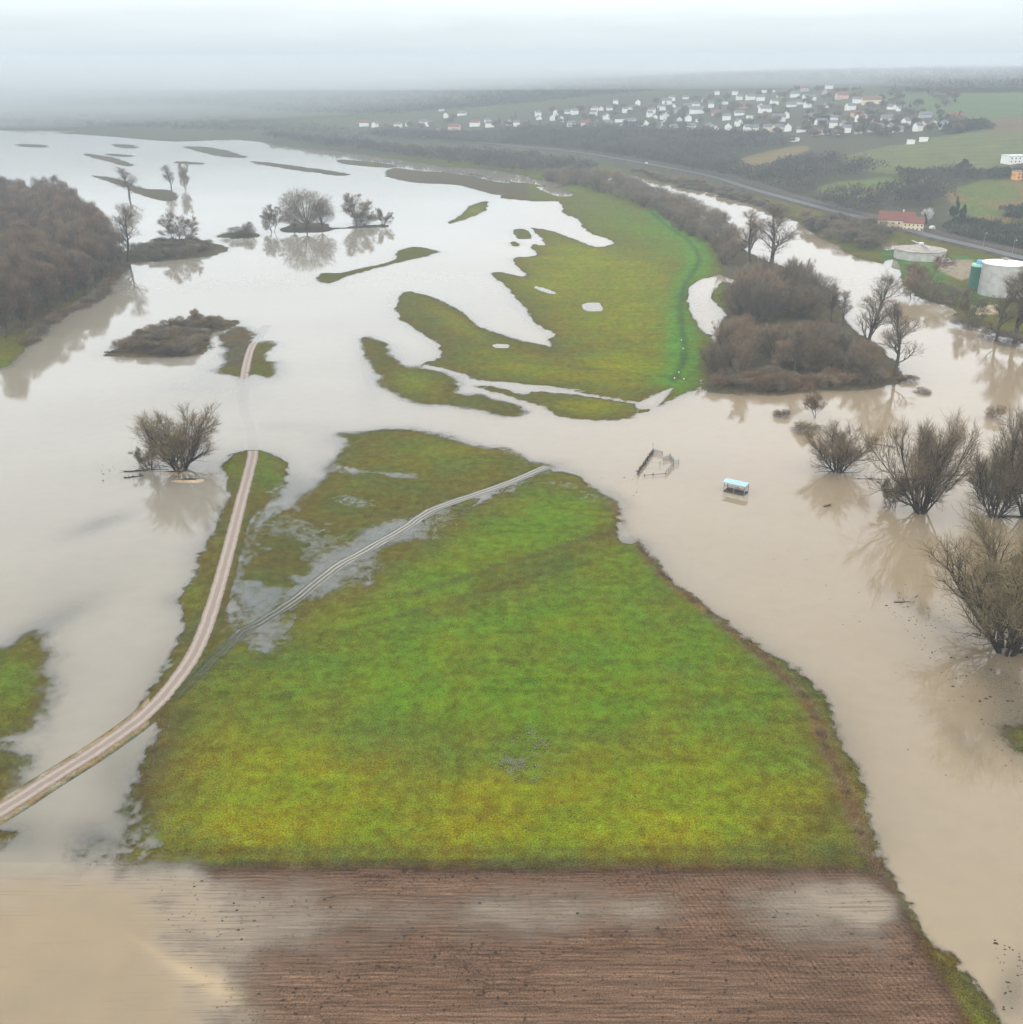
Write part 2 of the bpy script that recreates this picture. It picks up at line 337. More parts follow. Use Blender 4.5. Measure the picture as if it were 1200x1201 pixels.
# soft mow lines
LINES = [((480, 700), (760, 610), 1.6, .5), ((240, 790), (760, 640), 1.0, .35), ((200, 1000), (1000, 1000), 1.2, .4), ((560, 420), (800, 445), 2.0, .35), ((640, 400), (805, 420), 2.0, .3)]
for (a, b, w, s) in LINES:
    l = ldist(GX, GY, [flat(*a), flat(*b)])
    base = mixc(base, BRN * .8, (np.exp(-(l / w) ** 2) * s)[..., None])
soil = mixc(C3(.132, .078, .047), C3(.096, .057, .037), n1)
soil = mixc(soil, C3(.165, .104, .066), np.clip((n3 - .5) * 1.6, 0, 1))
fm = sstep(-.6, .6, FD + jit2 * 1.2)[..., None]
base = mixc(base, soil, fm)
base = mixc(base, C3(.06, .035, .022), np.exp(-(FD / 1.1) ** 2)[..., None] * .8)
# dark bare spits in the far water and the bank beneath the trees
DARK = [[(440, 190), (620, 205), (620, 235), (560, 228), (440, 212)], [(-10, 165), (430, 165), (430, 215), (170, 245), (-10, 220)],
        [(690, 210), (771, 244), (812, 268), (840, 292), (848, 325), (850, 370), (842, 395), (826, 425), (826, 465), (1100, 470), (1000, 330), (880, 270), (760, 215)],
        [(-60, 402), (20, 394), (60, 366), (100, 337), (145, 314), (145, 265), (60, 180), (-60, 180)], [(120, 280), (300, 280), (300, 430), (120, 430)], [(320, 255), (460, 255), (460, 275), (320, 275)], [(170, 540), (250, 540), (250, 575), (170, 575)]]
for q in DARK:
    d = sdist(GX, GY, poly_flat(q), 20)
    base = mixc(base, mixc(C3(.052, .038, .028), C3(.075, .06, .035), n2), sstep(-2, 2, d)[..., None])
# submerged ground, coloured blue to stand for sky reflected in clear water
base = mixc(base, mixc(C3(.085, .118, .128), C3(.06, .085, .09), n2), (sstep(.55, .9, W) * (FD < 0))[..., None])

# hillside colours
hb = mixc(C3(.046, .050, .032), C3(.056, .047, .036), vnoise(GX, GY, 120, 31, 4)[..., None])
hb = mixc(hb, C3(.066, .076, .038), np.clip((vnoise(GX, GY, 300, 32, 2)[..., None] - .5) * 4, 0, .5))
def hit(u, v):
    dx = (u - CX) / F; dyc = -(v - CY) / F
    ry = CP + dyc * SP; rz = -SP + dyc * CP
    ys = np.arange(120.0, 5200.0, 3.0)
    k = ys / ry; xs = dx * k; zs = HC + rz * k
    below = zs < hill_z(xs, ys)
    i = int(np.argmax(below)) if below.any() else len(ys) - 1
    a, b = ys[max(i - 1, 0)], ys[i]
    for _ in range(12):
        mth = (a + b) / 2; kk = mth / ry
        if HC + rz * kk < float(hill_z(np.array([dx * kk]), np.array([mth]))[0]): b = mth
        else: a = mth
    kk = b / ry
    return (dx * kk, b, HC + rz * kk)
FIELDS = {
 'green_field': ([(958, 222), (1000, 212), (1085, 209), (1062, 221), (1020, 231), (987, 234)], C3(.082, .105, .035)),
 'stubble_field': ([(1110, 228), (1137, 216), (1165, 212), (1230, 216), (1230, 284), (1175, 272), (1150, 258), (1125, 246)], C3(.125, .088, .040)),
 'pasture': ([(972, 190), (1020, 177), (1060, 169), (1150, 154), (1230, 158), (1175, 204), (1112, 205), (1035, 204), (1000, 197)], C3(.088, .094, .045)),
 'winter_crop_field': ([(1000, 113), (1055, 110), (1400, 112), (1400, 140), (1132, 143), (1075, 129), (1035, 118)], C3(.062, .088, .042)),
 'bare_field': ([(1140, 141), (1400, 141), (1400, 158), (1150, 154)], C3(.105, .075, .055)),
 'slope_meadow': ([(748, 174), (775, 160), (830, 158), (860, 166), (800, 178), (760, 184)], C3(.085, .085, .040)),
 'bank_meadow': ([(855, 196), (880, 183), (930, 172), (950, 176), (900, 192), (870, 203)], C3(.125, .095, .05)),
 'lawn': ([(1032, 296), (1050, 290), (1100, 296), (1110, 300), (1140, 303), (1148, 312), (1110, 330), (1160, 348), (1180, 372), (1130, 352), (1060, 322)], C3(.045, .100, .018)),
}
zone = np.zeros(GX.shape, int)
zone[W >= .5] = 1
zone[FD > 0] = 2
hillmask = HD > 0
zone[hillmask] = 3
base = np.where(hillmask[..., None], hb, base)
fnames = list(FIELDS)
for k, nme in enumerate(fnames):
    pts, colr = FIELDS[nme]
    P = [hit(*p)[:2] for p in pts]
    d = sdist(GX, GY, smooth_poly(P, 3), 30)
    f = sstep(-1.5, 1.5, d + (vnoise(GX, GY, 14, 40 + k, 2) - .5) * 6)
    stripe = 1 + .10 * np.sin((GX * .5 + GY) * .22)[..., None]
    cc = colr * (0.8 + .4 * n1) * stripe
    if nme == 'stubble_field': cc = mixc(cc, C3(.07, .10, .03), np.clip((vnoise(GX, GY, 40, 77, 2)[..., None] - .5) * 5, 0, .8))
    base = mixc(base, cc, f[..., None])
    zone[d > 0] = 4 + k
lm = sdist(GX, GY, [hit(*p)[:2] for p in [(1098, 305), (1140, 305), (1150, 320), (1128, 330), (1100, 318)]], 20)
base = mixc(base, C3(.19, .16, .14), sstep(-1, 1, lm)[..., None])
lm = sdist(GX, GY, [hit(*p)[:2] for p in [(1140, 360), (1170, 358), (1172, 370), (1145, 370)]], 20)
base = mixc(base, C3(.30, .24, .18), sstep(-1, 1, lm)[..., None])
ridge = sstep(-8, 8, sdist(GX, GY, [hit(*p)[:2] for p in [(-700, 119), (200, 124), (420, 132), (560, 126), (700, 112), (800, 103), (1010, 101), (1060, 106), (1600, 107)]] + [(9000, 4000), (9000, 9400), (-9000, 9400), (-9000, 5000)], 20))
base = mixc(base, C3(.030, .031, .026), ridge[..., None])
farland = (GY > 2600) & ~hillmask
base = np.where(farland[..., None], hb, base)
rows_ = vnoise(GX * .04, GY, 1.3, 91, 3) - .5; cl = vnoise(GX, GY, 2.4, 92, 4) - .5; cl2 = vnoise(GX, GY, .9, 93, 2) - .5
cols_ = vnoise(GX, GY * .05, 1.6, 94, 2) - .5
amp = ((FD < 0) & (GY < 900)) * 1.0
base = base * (1 + amp * (.30 * rows_ + .34 * cl + .42 * cl2 + .45 * cols_ * np.exp(-((U - 600) / 90.) ** 2 - ((V - 710) / 60.) ** 2)))[..., None]
fsh = ((GY > 1350) & ~hillmask & (W < .5))[..., None]
base = np.where(fsh, mixc(C3(.046, .046, .036), C3(.060, .058, .036), n1), base)
base = np.clip(base, .002, 1)

# ------------------------------------------------------------------ mesh making helpers
def np_mesh(name, verts, faces, mat=None, attrs=None, smooth=False):
    """verts (n,3); faces (m,k) all the same k"""
    me = bpy.data.meshes.new(name)
    verts = np.asarray(verts, np.float32); faces = np.asarray(faces, np.int32)
    me.vertices.add(len(verts)); me.vertices.foreach_set('co', verts.ravel())
    k = faces.shape[1]
    me.loops.add(faces.size); me.loops.foreach_set('vertex_index', faces.ravel())
    me.polygons.add(len(faces)); me.polygons.foreach_set('loop_start', np.arange(0, faces.size, k, dtype=np.int32))
    me.update(calc_edges=True)
    if smooth: me.polygons.foreach_set('use_smooth', np.ones(len(faces), bool))
    for an, (typ, data) in (attrs or {}).items():
        at = me.attributes.new(an, typ, 'POINT')
        at.data.foreach_set('color' if typ == 'FLOAT_COLOR' else 'value', np.asarray(data, np.float32).ravel())
    if mat: me.materials.append(mat)
    return me
IDX = np.arange(NY * NX).reshape(NY, NX)
QUADS = np.stack([IDX[:-1, :-1], IDX[:-1, 1:], IDX[1:, 1:], IDX[1:, :-1]], -1).reshape(-1, 4)
PV = np.stack([GX, GY, Z], -1).reshape(-1, 3)
def sub_mesh(name, fsel, P, mat, attrs):
    f = QUADS[fsel]
    used, inv = np.unique(f.ravel(), return_inverse=True)
    at = {k: (t, np.asarray(d).reshape(NY * NX, -1)[used]) for k, (t, d) in attrs.items()}
    return np_mesh(name, P[used], inv.reshape(-1, 4), mat, at, True)

# ------------------------------------------------------------------ materials
def new_mat(name):
    m = bpy.data.materials.new(name); m.use_nodes = True
    m.node_tree.nodes.clear()
    return m, m.node_tree.nodes, m.node_tree.links
class NB:
    def __init__(s, name): s.m, s.n, s.l = new_mat(name)
    def add(s, t, **kw):
        nd = s.n.new(t)
        for k, v in kw.items():
            if k == 'inp':
                for a, b in v.items():
                    if isinstance(b, bpy.types.NodeSocket): s.l.new(b, nd.inputs[a])
                    else: nd.inputs[a].default_value = b
            else: setattr(nd, k, v)
        return nd
    def math(s, op, a, b=0.0, c=None, clamp=False):
        nd = s.add('ShaderNodeMath', operation=op, use_clamp=clamp)
        for i, x in enumerate((a, b) if c is None else (a, b, c)):
            if isinstance(x, bpy.types.NodeSocket): s.l.new(x, nd.inputs[i])
            else: nd.inputs[i].default_value = x
        return nd.outputs[0]
    def mix(s, f, a, b, typ='MIX'):
        nd = s.add('ShaderNodeMix', data_type='RGBA', blend_type=typ)
        for i, x in ((0, f), (6, a), (7, b)):
            if isinstance(x, bpy.types.NodeSocket): s.l.new(x, nd.inputs[i])
            else: nd.inputs[i].default_value = x if not isinstance(x, tuple) or len(x) == 4 else (*x, 1)
        return nd.outputs[2]
    def noise(s, vec, scale, detail=4, rough=.55):
        nd = s.add('ShaderNodeTexNoise', inp={'Vector': vec, 'Scale': scale, 'Detail': detail, 'Roughness': rough})
        return nd.outputs[0]
    def ramp(s, f, a, b, lo=0., hi=1.):
        nd = s.add('ShaderNodeMapRange', interpolation_type='SMOOTHSTEP', inp={0: f, 1: a, 2: b, 3: lo, 4: hi})
        return nd.outputs[0]
    def out(s, sh, vol=None):
        o = s.add('ShaderNodeOutputMaterial')
        if sh is not None: s.l.new(sh, o.inputs['Surface'])
        if vol is not None: s.l.new(vol, o.inputs['Volume'])
        return s.m

def ground_material():
    b = NB('ground_surface')
    pos = b.add('ShaderNodeNewGeometry').outputs['Position']
    col = b.add('ShaderNodeAttribute', attribute_name='col').outputs['Color']
    pl = b.add('ShaderNodeAttribute', attribute_name='plough').outputs['Fac']
    fine = b.noise(pos, 4.6, 8, .75); mid = b.noise(pos, .45, 5, .6); big = b.noise(pos, .07, 4, .6)
    v = b.math('MULTIPLY', b.ramp(fine, .32, .68, .30, 1.75), b.ramp(mid, .3, .7, .78, 1.22))
    sh1 = b.mix(b.ramp(mid, .35, .65), (1.10, .99, .75), (.90, 1.02, 1.0))
    sh2 = b.mix(b.ramp(big, .35, .65), (1.12, .99, .8), (.88, 1.02, 1.1))
    c1 = b.mix(1.0, b.mix(1.0, col, sh1, 'MULTIPLY'), sh2, 'MULTIPLY')
    vc = b.add('ShaderNodeCombineColor', inp={0: v, 1: v, 2: v}).outputs[0]
    g = b.mix(1.0, c1, vc, 'MULTIPLY')
    # furrows: nearly along X over most of the field, fanning at its right end
    sep = b.add('ShaderNodeSeparateXYZ', inp={0: pos})
    x, y = sep.outputs[0], sep.outputs[1]
    wob = b.math('MULTIPLY', b.math('SUBTRACT', b.noise(pos, .12, 3), .5), .9)
    yy = b.math('ADD', b.math('ADD', y, wob), b.math('MULTIPLY', x, .006))
    w1 = b.math('SINE', b.math('MULTIPLY', yy, 2 * math.pi / .62))
    w1b = b.math('SINE', b.math('MULTIPLY', yy, 2 * math.pi / 2.9))
    xx = b.math('ADD', b.math('ADD', x, b.math('MULTIPLY', y, .42)), wob)
    w2 = b.math('SINE', b.math('MULTIPLY', xx, 2 * math.pi / .75))
    sel = b.ramp(b.math('ADD', b.math('SUBTRACT', x, b.math('MULTIPLY', b.math('SUBTRACT', 95.0, y), .75)), b.math('MULTIPLY', wob, 6.0)), 18., 30.)
    fur = b.math('ADD', b.math('MULTIPLY', w1, b.math('SUBTRACT', 1.0, sel)), b.math('MULTIPLY', w2, sel))
    fur = b.math('ADD', fur, b.math('MULTIPLY', w1b, .45))
    mp = b.add('ShaderNodeMapping', inp={'Vector': pos, 'Scale': (.18, 3.2, 1)})
    streak = b.noise(mp.outputs[0], 1.0, 5, .65)
    clod = b.noise(pos, 5.5, 5, .7)
    pv = b.math('MULTIPLY', b.math('MULTIPLY', b.math('ADD', 1.0, b.math('MULTIPLY', fur, .15)), b.ramp(streak, .3, .7, .6, 1.35)), b.ramp(clod, .33, .62, .42, 1.25))
    spk = b.ramp(b.noise(pos, 1.7, 2, .5), .66, .72, 1.0, .35)
    pv = b.math('MULTIPLY', pv, spk)
    pvc = b.add('ShaderNodeCombineColor', inp={0: pv, 1: pv, 2: pv}).outputs[0]
    pc = b.mix(1.0, col, pvc, 'MULTIPLY')
    colr = b.mix(pl, g, pc)
    hgt = b.math('ADD', b.math('MULTIPLY', fine, .35), b.math('MULTIPLY', b.math('MULTIPLY', fur, .05), pl))
    bp = b.add('ShaderNodeBump', inp={'Strength': .8, 'Distance': .35, 'Height': hgt})
    pr = b.add('ShaderNodeBsdfPrincipled', inp={'Base Color': colr, 'Roughness': .9, 'Normal': bp.outputs[0], 'Specular IOR Level': .02})
    return b.out(pr.outputs[0])

def water_material():
    b = NB('flood_water')
    pos = b.add('ShaderNodeNewGeometry').outputs['Position']
    w = b.add('ShaderNodeAttribute', attribute_name='wet').outputs['Fac']
    t = b.add('ShaderNodeAttribute', attribute_name='mud').outputs['Fac']
    pl = b.add('ShaderNodeAttribute', attribute_name='plough').outputs['Fac']
    n = b.noise(pos, 3.4, 7, .75)
    mp = b.add('ShaderNodeMapping', inp={'Vector': pos, 'Scale': (.10, 3.4, 1)})
    nr = b.noise(mp.outputs[0], 1.0, 5, .65)
    nn = b.add('ShaderNodeMix', data_type='FLOAT', inp={0: pl, 2: n, 3: nr}).outputs[0]
    ww = b.math('ADD', w, b.math('MULTIPLY', b.math('SUBTRACT', nn, .5), b.add('ShaderNodeAttribute', attribute_name='sheet').outputs['Fac']))
    cg = b.ramp(ww, .36, .66)
    cf = b.ramp(b.math('ADD', w, b.math('MULTIPLY', b.math('SUBTRACT', nr, .5), b.math('MULTIPLY', w, 1.7))), .08, .88)
    cover = b.add('ShaderNodeMix', data_type='FLOAT', inp={0: pl, 2: cg, 3: cf}).outputs[0]
    big = b.noise(pos, .012, 4, .6); mid = b.noise(pos, .06, 4, .6)
    px_ = b.add('ShaderNodeSeparateXYZ', inp={0: pos}).outputs[0]
    east = b.ramp(b.math('ADD', px_, b.math('MULTIPLY', b.math('SUBTRACT', big, .5), 160.0)), -45., 75.)
    mud = b.mix(east, (.198, .178, .138), (.232, .180, .114))
    mud = b.mix(b.ramp(mid, .3, .7, 0, .12), mud, (.225, .185, .130))
    flk = b.noise(pos, 7.0, 3, .6)
    mud = b.mix(b.ramp(flk, .62, .72, 0, .30), mud, (.36, .31, .24))
    mud = b.mix(pl, mud, b.mix(b.ramp(w, .45, 1.0), (.285, .232, .172), b.mix(b.ramp(mid, .3, .7), (.225, .168, .098), (.200, .155, .096))))  # thin field film painted paler to imitate sky glint on wet soil
    mud = b.mix(b.add('ShaderNodeAttribute', attribute_name='silt').outputs['Fac'], mud, (.36, .27, .16))
    fleck = b.ramp(b.noise(pos, 3.1, 3, .6), .70, .76, 0, .35)
    mud = b.mix(fleck, mud, (.30, .27, .22))
    tt = b.math('MULTIPLY', b.math('MULTIPLY', t, b.ramp(w, .35, .95, .55, 1.0)), b.ramp(b.noise(pos, .25, 5, .6), .25, .7, .95, 1.02), clamp=True)
    dif = b.add('ShaderNodeBsdfDiffuse', inp={'Color': mud})
    tra = b.add('ShaderNodeBsdfTransparent', inp={'Color': (.70, .82, .86, 1)})  # blue tint stands for sky reflection over the clear patches
    body = b.add('ShaderNodeMixShader', inp={0: tt, 1: tra.outputs[0], 2: dif.outputs[0]})
    sc1 = b.add('ShaderNodeMapping', inp={'Vector': pos, 'Scale': (.5, 1.2, 1)})
    rip = b.noise(sc1.outputs[0], .9, 4, .6)
    bp = b.add('ShaderNodeBump', inp={'Strength': b.math('ADD', .025, b.math('MULTIPLY', b.add('ShaderNodeAttribute', attribute_name='flow').outputs['Fac'], .10)), 'Distance': .07, 'Height': rip})
    gl = b.add('ShaderNodeBsdfGlossy', inp={'Color': (1, 1, 1, 1), 'Roughness': .035, 'Normal': bp.outputs[0]})
    fr = b.add('ShaderNodeFresnel', inp={'IOR': 1.33, 'Normal': bp.outputs[0]})
    surf = b.add('ShaderNodeMixShader', inp={0: fr.outputs[0], 1: body.outputs[0], 2: gl.outputs[0]})
    clear = b.add('ShaderNodeBsdfTransparent')
    o = b.add('ShaderNodeMixShader', inp={0: cover, 1: clear.outputs[0], 2: surf.outputs[0]})
    return b.out(o.outputs[0])

def simple(name, colr, rough=.8, var=.25, scale=2.0, metal=0.0, rand=0.0, spec=.06, c2=None):
    b = NB(name)
    tc = b.add('ShaderNodeTexCoord').outputs['Object']
    n = b.noise(tc, scale, 5, .6)
    v = b.ramp(n, .3, .7, 1 - var, 1 + var)
    if rand:
        rr = b.add('ShaderNodeObjectInfo').outputs['Random']
        v = b.math('MULTIPLY', v, b.math('ADD', 1 - rand, b.math('MULTIPLY', rr, 2 * rand)))
    vc = b.add('ShaderNodeCombineColor', inp={0: v, 1: v, 2: v}).outputs[0]
    c0 = (*colr, 1)
    if c2:
        rr = b.add('ShaderNodeObjectInfo').outputs['Random']
        f = b.math('FRACT', b.math('MULTIPLY', rr, 7.31))
        c0 = b.mix(f, (*colr, 1), (*c2, 1))
    c = b.mix(1.0, c0, vc, 'MULTIPLY')
    pr = b.add('ShaderNodeBsdfPrincipled', inp={'Base Color': c, 'Roughness': rough, 'Metallic': metal, 'Specular IOR Level': spec})
    return b.out(pr.outputs[0])

MG, MW = ground_material(), water_material()
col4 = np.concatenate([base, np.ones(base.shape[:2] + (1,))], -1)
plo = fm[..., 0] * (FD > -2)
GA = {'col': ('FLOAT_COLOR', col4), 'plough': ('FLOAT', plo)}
fz = np.stack([zone[:-1, :-1], zone[:-1, 1:], zone[1:, 1:], zone[1:, :-1]], -1).reshape(-1, 4).max(1)
# keep 'meadow' (dry valley floor) apart from the drowned ground
fW = (W[:-1, :-1] + W[1:, 1:]).ravel() / 2
NAMES = ['meadow', 'ground', 'ploughed_field', 'hillside'] + fnames
for zi, nme in enumerate(NAMES):
    sel = fz == zi
    if sel.any():
        o = link(bpy.data.objects.new(nme, sub_mesh(nme, sel, PV, MG, GA)))
        o['kind'] = 'structure'
# water sheet
silt = np.zeros_like(GX); m = GY < 140; silt[m] = np.exp(-(ldist(GX[m], GY[m], smooth_line(poly_flat([(150, 1095), (205, 1130), (250, 1155), (300, 1175), (325, 1200), (335, 1230)]), 5)) / (.5 + 1.1 * sstep(1100, 1180, V[m]))) ** 2) * .7 * sstep(1085, 1150, V[m])  # pale sandy plume line in the flooded field corner
flow = sstep(-10, 25, sdist(GX, GY, poly_flat([(690, 190), (780, 212), (880, 238), (960, 282), (1040, 310), (1080, 360), (1120, 385), (1300, 440), (1300, 620), (1130, 480), (1080, 440), (1000, 390), (920, 320), (860, 280), (760, 225)]), 40))
wsel = ((W.ravel()[QUADS] > .12).any(1)) & ((HD.ravel()[QUADS] < 0).all(1)) & ((GY.ravel()[QUADS] < 2700).all(1))
PW = np.stack([GX, GY, np.zeros_like(GX)], -1).reshape(-1, 3)
o = link(bpy.data.objects.new('water', sub_mesh('water', wsel, PW, MW, {'wet': ('FLOAT', W), 'mud': ('FLOAT', turb), 'plough': ('FLOAT', sstep(-3, 4, FD)), 'flow': ('FLOAT', flow), 'sheet': ('FLOAT', 1.0 + 1.3 * wetclear), 'silt': ('FLOAT', silt)})))
o['kind'] = 'structure'

# ground height lookup for placing things
def gz(x, y):
    i = min(max(int(np.searchsorted(YS, y)) - 1, 0), NY - 2)
    s = x / (y * CP + HC * SP)
    j = min(max(int(np.searchsorted(SS, s)) - 1, 0), NX - 2)
    fy = (y - YS[i]) / (YS[i + 1] - YS[i]); fx = (s - SS[j]) / (SS[j + 1] - SS[j])
    fy = min(max(fy, 0), 1); fx = min(max(fx, 0), 1)
    return float((Z[i, j] * (1 - fx) + Z[i, j + 1] * fx) * (1 - fy) + (Z[i + 1, j] * (1 - fx) + Z[i + 1, j + 1] * fx) * fy)
def at(u, v):
    """ground point under a photo position, and metres per photo pixel there"""
    x, y, z = hit(u, v)
    z = gz(x, y)
    return x, y, z, (y * CP - (z - HC) * SP) / F

# ------------------------------------------------------------------ ribbons: tracks and roads
def ribbon(name, line, width, mat, dz=.03, zfun=gz, nacross=5, crown=0.0):
    L = np.asarray(line, float); n = len(L); t = np.gradient(L, axis=0); t /= np.linalg.norm(t, axis=1)[:, None] + 1e-9
    nrm = np.stack([-t[:, 1], t[:, 0]], 1); vs = []; uu = []; ss_ = np.concatenate([[0], np.cumsum(np.linalg.norm(np.diff(L, axis=0), axis=1))])
    for i in range(n):
        for k in range(nacross):
            a = (k / (nacross - 1) - .5)
            p = L[i] + nrm[i] * a * width
            vs.append((p[0], p[1], zfun(p[0], p[1]) + dz + crown * (1 - 4 * a * a))); uu.append((a * width, ss_[i]))
    fs = [(i * nacross + k, i * nacross + k + 1, (i + 1) * nacross + k + 1, (i + 1) * nacross + k) for i in range(n - 1) for k in range(nacross - 1)]
    uu = np.array(uu)
    me = np_mesh(name, vs, fs, mat, {'across': ('FLOAT', uu[:, 0]), 'along': ('FLOAT', uu[:, 1])}, True)
    o = link(bpy.data.objects.new(name, me)); o['kind'] = 'structure'
    return o
def track_material():
    b = NB('gravel_track')
    pos = b.add('ShaderNodeNewGeometry').outputs['Position']
    a = b.add('ShaderNodeAttribute', attribute_name='across').outputs['Fac']
    al = b.add('ShaderNodeAttribute', attribute_name='along').outputs['Fac']
    n = b.noise(pos, 1.6, 6, .65); n2 = b.noise(pos, .35, 4)
    aa = b.math('ABSOLUTE', b.math('ADD', a, b.math('MULTIPLY', b.math('SUBTRACT', n2, .5), .5)))
    rut = b.ramp(b.math('ABSOLUTE', b.math('SUBTRACT', aa, .78)), .18, .42, 1, 0)
    c = b.mix(rut, (.185, .145, .115), (.275, .220, .180))
    c = b.mix(b.ramp(n, .45, .75, 0, .6), c, (.15, .11, .082))
    edge = b.ramp(b.math('ADD', aa, b.math('MULTIPLY', b.math('SUBTRACT', n, .5), 1.0)), 1.35, 1.6)
    c = b.mix(b.ramp(n2, .62, .8, 0, .5), c, (.20, .13, .09))
    bp = b.add('ShaderNodeBump', inp={'Strength': .6, 'Distance': .08, 'Height': n})
    pr = b.add('ShaderNodeBsdfPrincipled', inp={'Base Color': c, 'Roughness': .75, 'Normal': bp.outputs[0]})
    tr = b.add('ShaderNodeBsdfTransparent')
    mx = b.add('ShaderNodeMixShader', inp={0: edge, 1: pr.outputs[0], 2: tr.outputs[0]})
    return b.out(mx.outputs[0])
def rut_material():
    b = NB('wet_wheel_ruts')
    pos = b.add('ShaderNodeNewGeometry').outputs['Position']
    a = b.add('ShaderNodeAttribute', attribute_name='across').outputs['Fac']
    al = b.add('ShaderNodeAttribute', attribute_name='along').outputs['Fac']
    n = b.noise(pos, 1.3, 5, .6)
    aw = b.math('ADD', a, b.math('MULTIPLY', b.math('SUBTRACT', b.noise(pos, .2, 3), .5), .8))
    s = b.math('SINE', b.math('MULTIPLY', aw, 2 * math.pi / 1.05))
    fade = b.ramp(al, 70., 125.)             # the far end stands in water, the near end is only pressed grass
    wt = b.ramp(b.math('ADD', s, b.math('MULTIPLY', b.math('SUBTRACT', n, .5), 1.6)), -.25, .35)
    dark = b.mix(b.ramp(n, .35, .6), (.045, .052, .020), (.026, .030, .016))
    pr = b.add('ShaderNodeBsdfPrincipled', inp={'Base Color': dark, 'Roughness': .8})
    wa = b.add('ShaderNodeBsdfPrincipled', inp={'Base Color': (.24, .22, .19, 1), 'Roughness': .08, 'IOR': 1.33})
    tr = b.add('ShaderNodeBsdfTransparent')
    core = b.add('ShaderNodeMixShader', inp={0: wt, 1: pr.outputs[0], 2: wa.outputs[0]})
    core2 = b.add('ShaderNodeMixShader', inp={0: b.ramp(s, -.3, .4), 1: pr.outputs[0], 2: tr.outputs[0]})
    mm = b.add('ShaderNodeMixShader', inp={0: fade, 1: core.outputs[0], 2: core2.outputs[0]})
    edge = b.ramp(b.math('ADD', b.math('ABSOLUTE', a), b.math('MULTIPLY', b.math('SUBTRACT', n, .5), .8)), 1.25, 1.45)
    end = b.ramp(al, 118., 150.)
    mx = b.add('ShaderNodeMixShader', inp={0: b.math('MAXIMUM', edge, end), 1: mm.outputs[0], 2: tr.outputs[0]})
    return b.out(mx.outputs[0])
TLd = smooth_line(poly_flat(TRACK), 14); RLd = smooth_line(poly_flat(RUT), 14)
tz = lambda x, y: gz(x, y)
ribbon('farm_track', TLd, 3.7, track_material(), .07, tz, 7)
ribbon('grass_track', RLd, 2.8, rut_material(), .0, lambda x, y: max(gz(x, y), 0.0) + .03, 7)

# road and railway along the valley foot
MROAD = simple('asphalt', (.062, .065, .072), .5, .15, .2)
MBALL = simple('ballast', (.075, .062, .055), .9, .3, .5)
road_px = [(560, 168), (600, 172), (680, 181), (760, 195), (830, 209), (900, 229), (970, 248), (1040, 265), (1075, 275), (1105, 283), (1160, 296), (1260, 322)]
RP = np.array([hit(*p)[:2] for p in road_px]); RPs = smooth_line(RP, 10)
def emb(dz):
    return lambda x, y: gz(x, y) + dz
def embank(name, line, wt, wb, h, mat):
    L = np.asarray(line); t = np.gradient(L, axis=0); t /= np.linalg.norm(t, axis=1)[:, None]; nr = np.stack([-t[:, 1], t[:, 0]], 1)
    vs = []; fs = []
    for i in range(len(L)):
        for a, hh in ((-wb / 2, -1.5), (-wt / 2, h), (wt / 2, h), (wb / 2, -1.5)):
            p = L[i] + nr[i] * a; vs.append((p[0], p[1], max(gz(p[0], p[1]), gz(L[i][0], L[i][1])) + hh))
    for i in range(len(L) - 1):
        for k in range(3):
            fs.append((i * 4 + k, i * 4 + k + 1, i * 4 + 5 + k, i * 4 + 4 + k))
    o = link(bpy.data.objects.new(name, np_mesh(name, vs, fs, mat))); o['kind'] = 'structure'
MEMB = simple('embankment_turf', (.06, .05, .032), .95, .4, .15)
embank('road_embankment', RPs, 9.5, 17, 1.2, MEMB)
zmid = {}
def roadz(x, y):
    d = np.hypot(RPs[:, 0] - x, RPs[:, 1] - y); i = int(np.argmin(d))
    t = RPs[min(i + 1, len(RPs) - 1)] - RPs[max(i - 1, 0)]; t /= np.linalg.norm(t); nr = np.array([-t[1], t[0]])
    return max(gz(*(RPs[i] + nr * 4.75)), gz(*(RPs[i] - nr * 4.75)), gz(*RPs[i])) + 1.2
ribbon('road', RPs, 7.5, MROAD, .14, roadz, 3)
off = np.gradient(RPs, axis=0); off /= np.linalg.norm(off, axis=1)[:, None]
RAIL = RPs + np.stack([off[:, 1], -off[:, 0]], 1) * (-17.0)
embank('railway_embankment', RAIL, 6, 12, 1.0, MBALL)
for s in (-.75, .75):
    rl_ = RAIL + np.stack([-off[:, 1], off[:, 0]], 1) * s
MLINE = simple('road_paint', (.4, .4, .39), .6, .1, 1)
for s in (-3.4, 3.4):
    ribbon('road_marking', RPs + np.stack([-off[:, 1], off[:, 0]], 1) * s, .2, MLINE, .16, roadz, 2)

# ------------------------------------------------------------------ trees
def nrm(v): return v / (np.linalg.norm(v) + 1e-9)
def tubes_mesh(tubes, sides):
    vs = []; fs = []; o = 0
    for pts, rad, sd in tubes:
        sd = min(sd, sides)
        P = np.array(pts); n = len(P); t = np.gradient(P, axis=0)
        ref = np.array([0., 0, 1]) if abs(nrm(P[-1] - P[0])[2]) < .8 else np.array([1., 0, 0])
        for i in range(n):
            d = nrm(t[i]); a = nrm(np.cross(d, ref)); b = np.cross(d, a)
            for k in range(sd):
                an = 2 * math.pi * k / sd
                vs.append(P[i] + (a * math.cos(an) + b * math.sin(an)) * rad[i])
        for i in range(n - 1):
            for k in range(sd):
                fs.append((o + i * sd + k, o + i * sd + (k + 1) % sd, o + (i + 1) * sd + (k + 1) % sd, o + (i + 1) * sd + k))
        o += n * sd
    return np.array(vs), np.array(fs)
